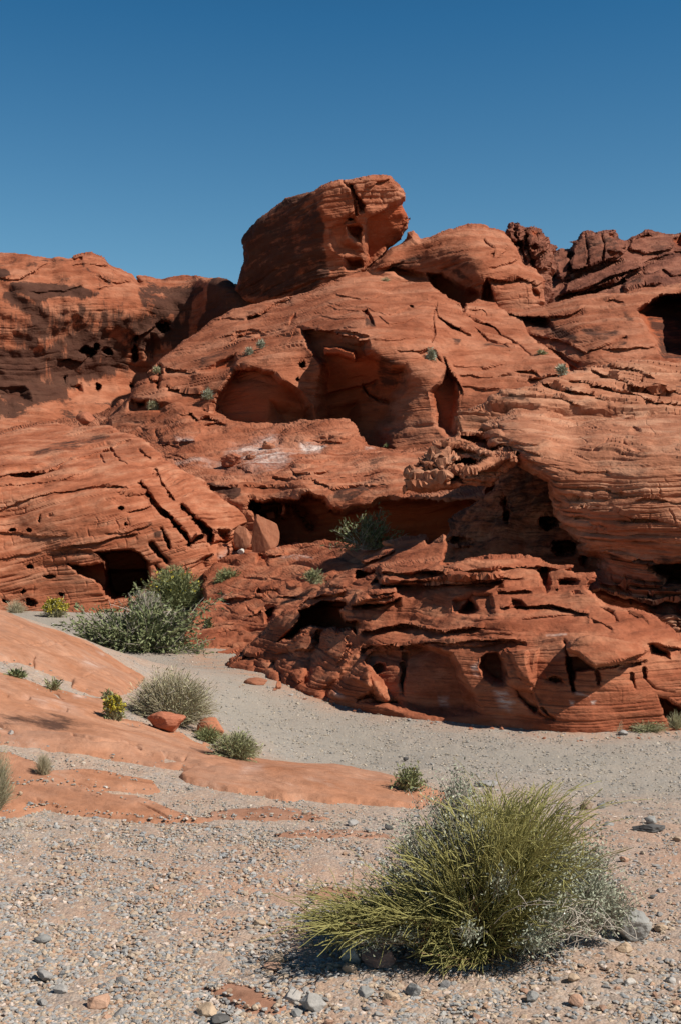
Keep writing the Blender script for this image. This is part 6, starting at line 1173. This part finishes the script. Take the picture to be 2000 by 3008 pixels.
for k, (u, v, w_, h_, mt, lb) in enumerate([
        (35, 2158, 20, 15, 'white', 'pale round pebble lying alone on the big slab near the left edge'), (142, 2198, 17, 10, 'blue', 'blue grey pebble on the big slab below the pale round pebble'),
        (108, 1978, 12, 9, 'white', 'white pebble on the upper slab near the left edge'), (312, 2316, 17, 10, 'white', 'white pebble in the gravel strip between the slabs'),
        (90, 2366, 22, 13, 'blue', 'grey pebble right of the tall dry grass clump'), (60, 2336, 16, 14, 'tan', 'tan pebble beside the tall dry grass clump'),
        (966, 2474, 16, 13, 'white', 'round whitish pebble on the sand left of the olive bush'), (1034, 2430, 40, 26, 'grey', 'grey stone near the tip of the long slickrock tongue'),
        (1140, 2440, 30, 22, 'black', 'dark stone left of the grey green bush top'), (780, 2638, 28, 17, 'white', 'flat whitish stone on the sand left of the bush shadow'),
        (745, 2594, 24, 14, 'grey', 'pale grey flat stone on the gravel left of centre'), (762, 2720, 42, 24, 'tan', 'tan wedge stone left of the bush shadow'),
        (775, 2740, 30, 14, 'grey', 'thin grey stone against the tan wedge stone'), (968, 2062, 16, 12, 'black', 'dark pebble at the foot of the wash wall'),
        (1830, 2160, 34, 18, 'grey', 'grey stone at the foot of the wash wall near the right edge'), (1190, 2236, 18, 14, 'black', 'dark pebble in the wash above the scraggly plant'),
        (1935, 2626, 20, 18, 'blue', 'blue grey pebble on sand near the right edge'), (1915, 2640, 18, 14, 'black', 'dark pebble left of the blue grey pebble near the right edge'),
        (1830, 2534, 32, 24, 'pink', 'pinkish stone on sand right of the grey green bush'), (1785, 2428, 36, 18, 'blue', 'grey angular flat stone on the sand right of the olive bush'),
        (1990, 2474, 34, 22, 'tan', 'tan stone at the right edge beside the dark flat rock'), (1965, 2582, 26, 14, 'pink', 'reddish flat stone at the right near the edge')]):
    stone('pebble' if w_ < 26 else 'stone', lb, 'stone', u, v, w_, h_, mt, 60 + k, sub=3)

# loose stones nobody could tell apart: one of each kind and shape, then copies
VAR = []
for s_ in range(10):
    P_, T = stone_shape((1, 0.8, 0.62), 200 + s_, 3, 9, 0.09, 0.45)
    P_[:, 2] += 0.30
    VAR.append((P_, T))
KIND = {'grey': ('grey stone lying loose on the foreground gravel', 'loose grey stones in the foreground'), 'blue': ('blue grey stone lying loose on the foreground gravel', 'loose blue grey stones in the foreground'),
        'tan': ('tan stone lying loose on the foreground gravel', 'loose tan stones in the foreground'), 'pink': ('pinkish stone lying loose on the foreground gravel', 'loose pinkish stones in the foreground'), 'white': ('whitish stone lying loose on the foreground gravel', 'loose whitish stones in the foreground')}
MESH = {}
def in_slab(u, v, margin=6):
    U = np.asarray(u, float); V = np.asarray(v, float); r_ = np.zeros(U.shape, bool)
    for (pl, m) in SLABS: r_ |= poly_sdf(U, V, pl) > -margin
    return r_
cnt = 0; tried = 0
srng = np.random.default_rng(99)
while cnt < 235 and tried < 4000:
    tried += 1
    u = srng.uniform(-20, 2020); v = 2440 + 580 * srng.random() ** 0.62
    if in_slab([u], [v])[0] or (980 < u < 1760 and v < 2800) or (860 < u < 1500 and v < 2860): continue
    s_ = (0.30 + 0.70 * (v - 2400) / 600) * np.exp(srng.normal() * 0.30) * 24
    s_ = max(13, min(40, s_ * 0.9))
    if v > 2850 and srng.random() < 0.4: s_ *= 1.35
    Y = float(ground_ray(np.array([u]), np.array([v]))[0])
    mt = srng.choice(['grey', 'blue', 'tan', 'pink', 'white'], p=[0.28, 0.27, 0.24, 0.15, 0.06])
    vi = int(srng.integers(0, 10))
    key = (mt, vi)
    if key not in MESH:
        me = mesh_from('loose_stone', VAR[vi][0], None, VAR[vi][1], smooth=False); me.materials.append(SM[mt]); MESH[key] = me
    o = bpy.data.objects.new('loose_stone', MESH[key]); COL.objects.link(o)
    w = s_ * Y / F / 2
    o.location = ((u - CX) / F * Y, Y, float(gz((u - CX) / F * Y, Y)))
    o.scale = (w * srng.uniform(.85, 1.2), w * srng.uniform(.8, 1.2), w * srng.uniform(.75, 1.15))
    o.rotation_euler = (srng.normal() * 0.2, srng.normal() * 0.2, srng.uniform(0, 6.28))
    tag(o, KIND[mt][0], 'stone', KIND[mt][1])
    cnt += 1

for k in range(60):
    q = srng.random()
    u = 690 + 1290 * q; v = np.interp(u, [690, 800, 960, 1300, 1500, 1680, 1850, 2000], [2000, 2020, 2062, 2118, 2142, 2166, 2160, 2156]) + srng.uniform(0, 16)
    s_ = 6 + 13 * srng.random() ** 2; Y = float(ground_ray(np.array([u]), np.array([v]))[0]); mt = srng.choice(['orange', 'tan', 'grey'], p=[.5, .25, .25]); vi = int(srng.integers(0, 10))
    if (mt, vi) not in MESH:
        me = mesh_from('loose_stone', VAR[vi][0], None, VAR[vi][1], smooth=False); me.materials.append(SM[mt]); MESH[(mt, vi)] = me
    o = bpy.data.objects.new('fallen_stone', MESH[(mt, vi)]); COL.objects.link(o); w = s_ * Y / F / 2
    o.location = ((u - CX) / F * Y, Y, float(gz((u - CX) / F * Y, Y))); o.scale = (w, w * srng.uniform(.8, 1.2), w * srng.uniform(.6, 1.1)); o.rotation_euler = (srng.normal() * .2, srng.normal() * .2, srng.uniform(0, 6.28))
    lb = {'orange': 'small orange stone fallen at the foot of the wash wall', 'tan': 'small tan stone lying at the foot of the wash wall', 'grey': 'small grey stone lying at the foot of the wash wall'}[mt]
    tag(o, lb, 'stone', lb.split(' ')[1] + ' stones along the foot of the wash wall')

# gravel: one mass of small stones
def gravel(name, n, region, size, seed, sub, pal, keepf=None, flatten=0.6):
    r_ = np.random.default_rng(seed)
    u, v = region(r_, n)
    ok = ~in_slab(u, v, -2) | (~in_slab(u, v, -16) & (r_.random(n) < 0.35))
    if keepf is not None: ok &= keepf(u, v, r_)
    u, v = u[ok], v[ok]
    Y = ground_ray(u, v)
    zb = np.array([zb_get(a, b) for a, b in zip(u, v)])
    ok = (Y < 26) & (zb > Y - 0.35)
    u, v, Y = u[ok], v[ok], Y[ok]
    n = len(u)
    s_ = size(u, v, r_) * Y / F / 2
    x = (u - CX) / F * Y; z = gz(x, Y)
    V, T = ICO[sub]
    rad = 0.62 + 0.7 * r_.random((n, len(V), 1))
    ax = np.stack([r_.uniform(.8, 1.25, n), r_.uniform(.7, 1.15, n), r_.uniform(.5, .95, n) * flatten / 0.6 * 0.8], -1)
    P_ = V[None] * rad * ax[:, None] * s_[:, None, None]
    a = r_.uniform(0, 6.28, n); c, si = np.cos(a)[:, None], np.sin(a)[:, None]
    px_, py_ = P_[..., 0].copy(), P_[..., 1].copy()
    P_[..., 0] = c * px_ - si * py_; P_[..., 1] = si * px_ + c * py_
    z = z + 0.016 * in_slab(u, v, -1)
    P_ += np.stack([x, Y, z + s_ * 0.10], -1)[:, None]
    tri = (T[None] + (np.arange(n) * len(V))[:, None, None]).reshape(-1, 3)
    me = mesh_from(name, P_.reshape(-1, 3), None, tri, smooth=False)
    pal = np.array(pal); ci = r_.integers(0, len(pal), n)
    colr = pal[ci] * (0.82 + 0.36 * r_.random((n, 1)))
    at = me.attributes.new('tint', 'FLOAT_COLOR', 'POINT')
    at.data.foreach_set('color', np.repeat(np.concatenate([colr, np.ones((n, 1))], 1), len(V), axis=0).astype(np.float32).ravel())
    m = NT(name + '_stones', 0.92)
    nn = m.noise(m.pos(), 160, 3)
    m.base(m.mix(1.0, m.attr('tint', 'Color'), m.ramp(nn, [(0.3, (0.8, 0.8, 0.8)), (0.7, (1.15, 1.15, 1.15))]), 'MULTIPLY'))
    o = link(name, me, m.m); o['kind'] = 'stuff'
    return o
PAL1 = [(0.331, 0.303, 0.264), (0.288, 0.271, 0.248), (0.265, 0.260, 0.251), (0.385, 0.282, 0.198), (0.427, 0.325, 0.231), (0.371, 0.239, 0.158), (0.276, 0.259, 0.240), (0.491, 0.391, 0.319), (0.320, 0.299, 0.275), (0.395, 0.303, 0.220)]
PAL2 = [(0.313, 0.275, 0.223), (0.272, 0.249, 0.218), (0.355, 0.291, 0.218), (0.376, 0.312, 0.238), (0.230, 0.213, 0.192), (0.418, 0.353, 0.279), (0.313, 0.291, 0.259)]
def reg_near(r_, n): return r_.uniform(-1400, 3400, n), 2390 + 660 * r_.random(n) ** 0.8
def size_near(u, v, r_):
    b = np.clip((v - 2300) / 700, 0.12, 1.1)
    return np.clip((5.0 + 7.2 * b) * np.exp(r_.normal(size=len(u)) * 0.48), 3, 24)
def keep_near(u, v, r_):
    d = 0.60 + 0.50 * sstep(1100, 500, u) + 0.85 * fbm(u / 260, v / 90, 0, 4, 77) + 0.45 * sstep(900, 300, u) * sstep(2720, 2520, v) - 0.25 * sstep(1500, 1900, u) * sstep(2750, 2500, v)
    return r_.random(len(u)) < np.clip(d - 0.25 * sstep(500, 1400, u), 0.14, 1)
gravel('foreground_gravel', 123000, reg_near, size_near, 301, 1, PAL1, keep_near)
def reg_wash(r_, n): return r_.uniform(-150, 2600, n), 1795 + 700 * r_.random(n) ** 0.9
def size_wash(u, v, r_): return np.clip((3.2 + 3.2 * np.clip((v - 1900) / 500, 0, 1)) * np.exp(r_.normal(size=len(u)) * 0.35), 2.4, 13)
def keep_wash(u, v, r_): return r_.random(len(u)) < np.clip(0.75 + 0.5 * fbm(u / 200, v / 60, 0, 3, 79), 0.2, 1)
gravel('wash_gravel', 56000, reg_wash, size_wash, 302, 1, PAL2, keep_wash)
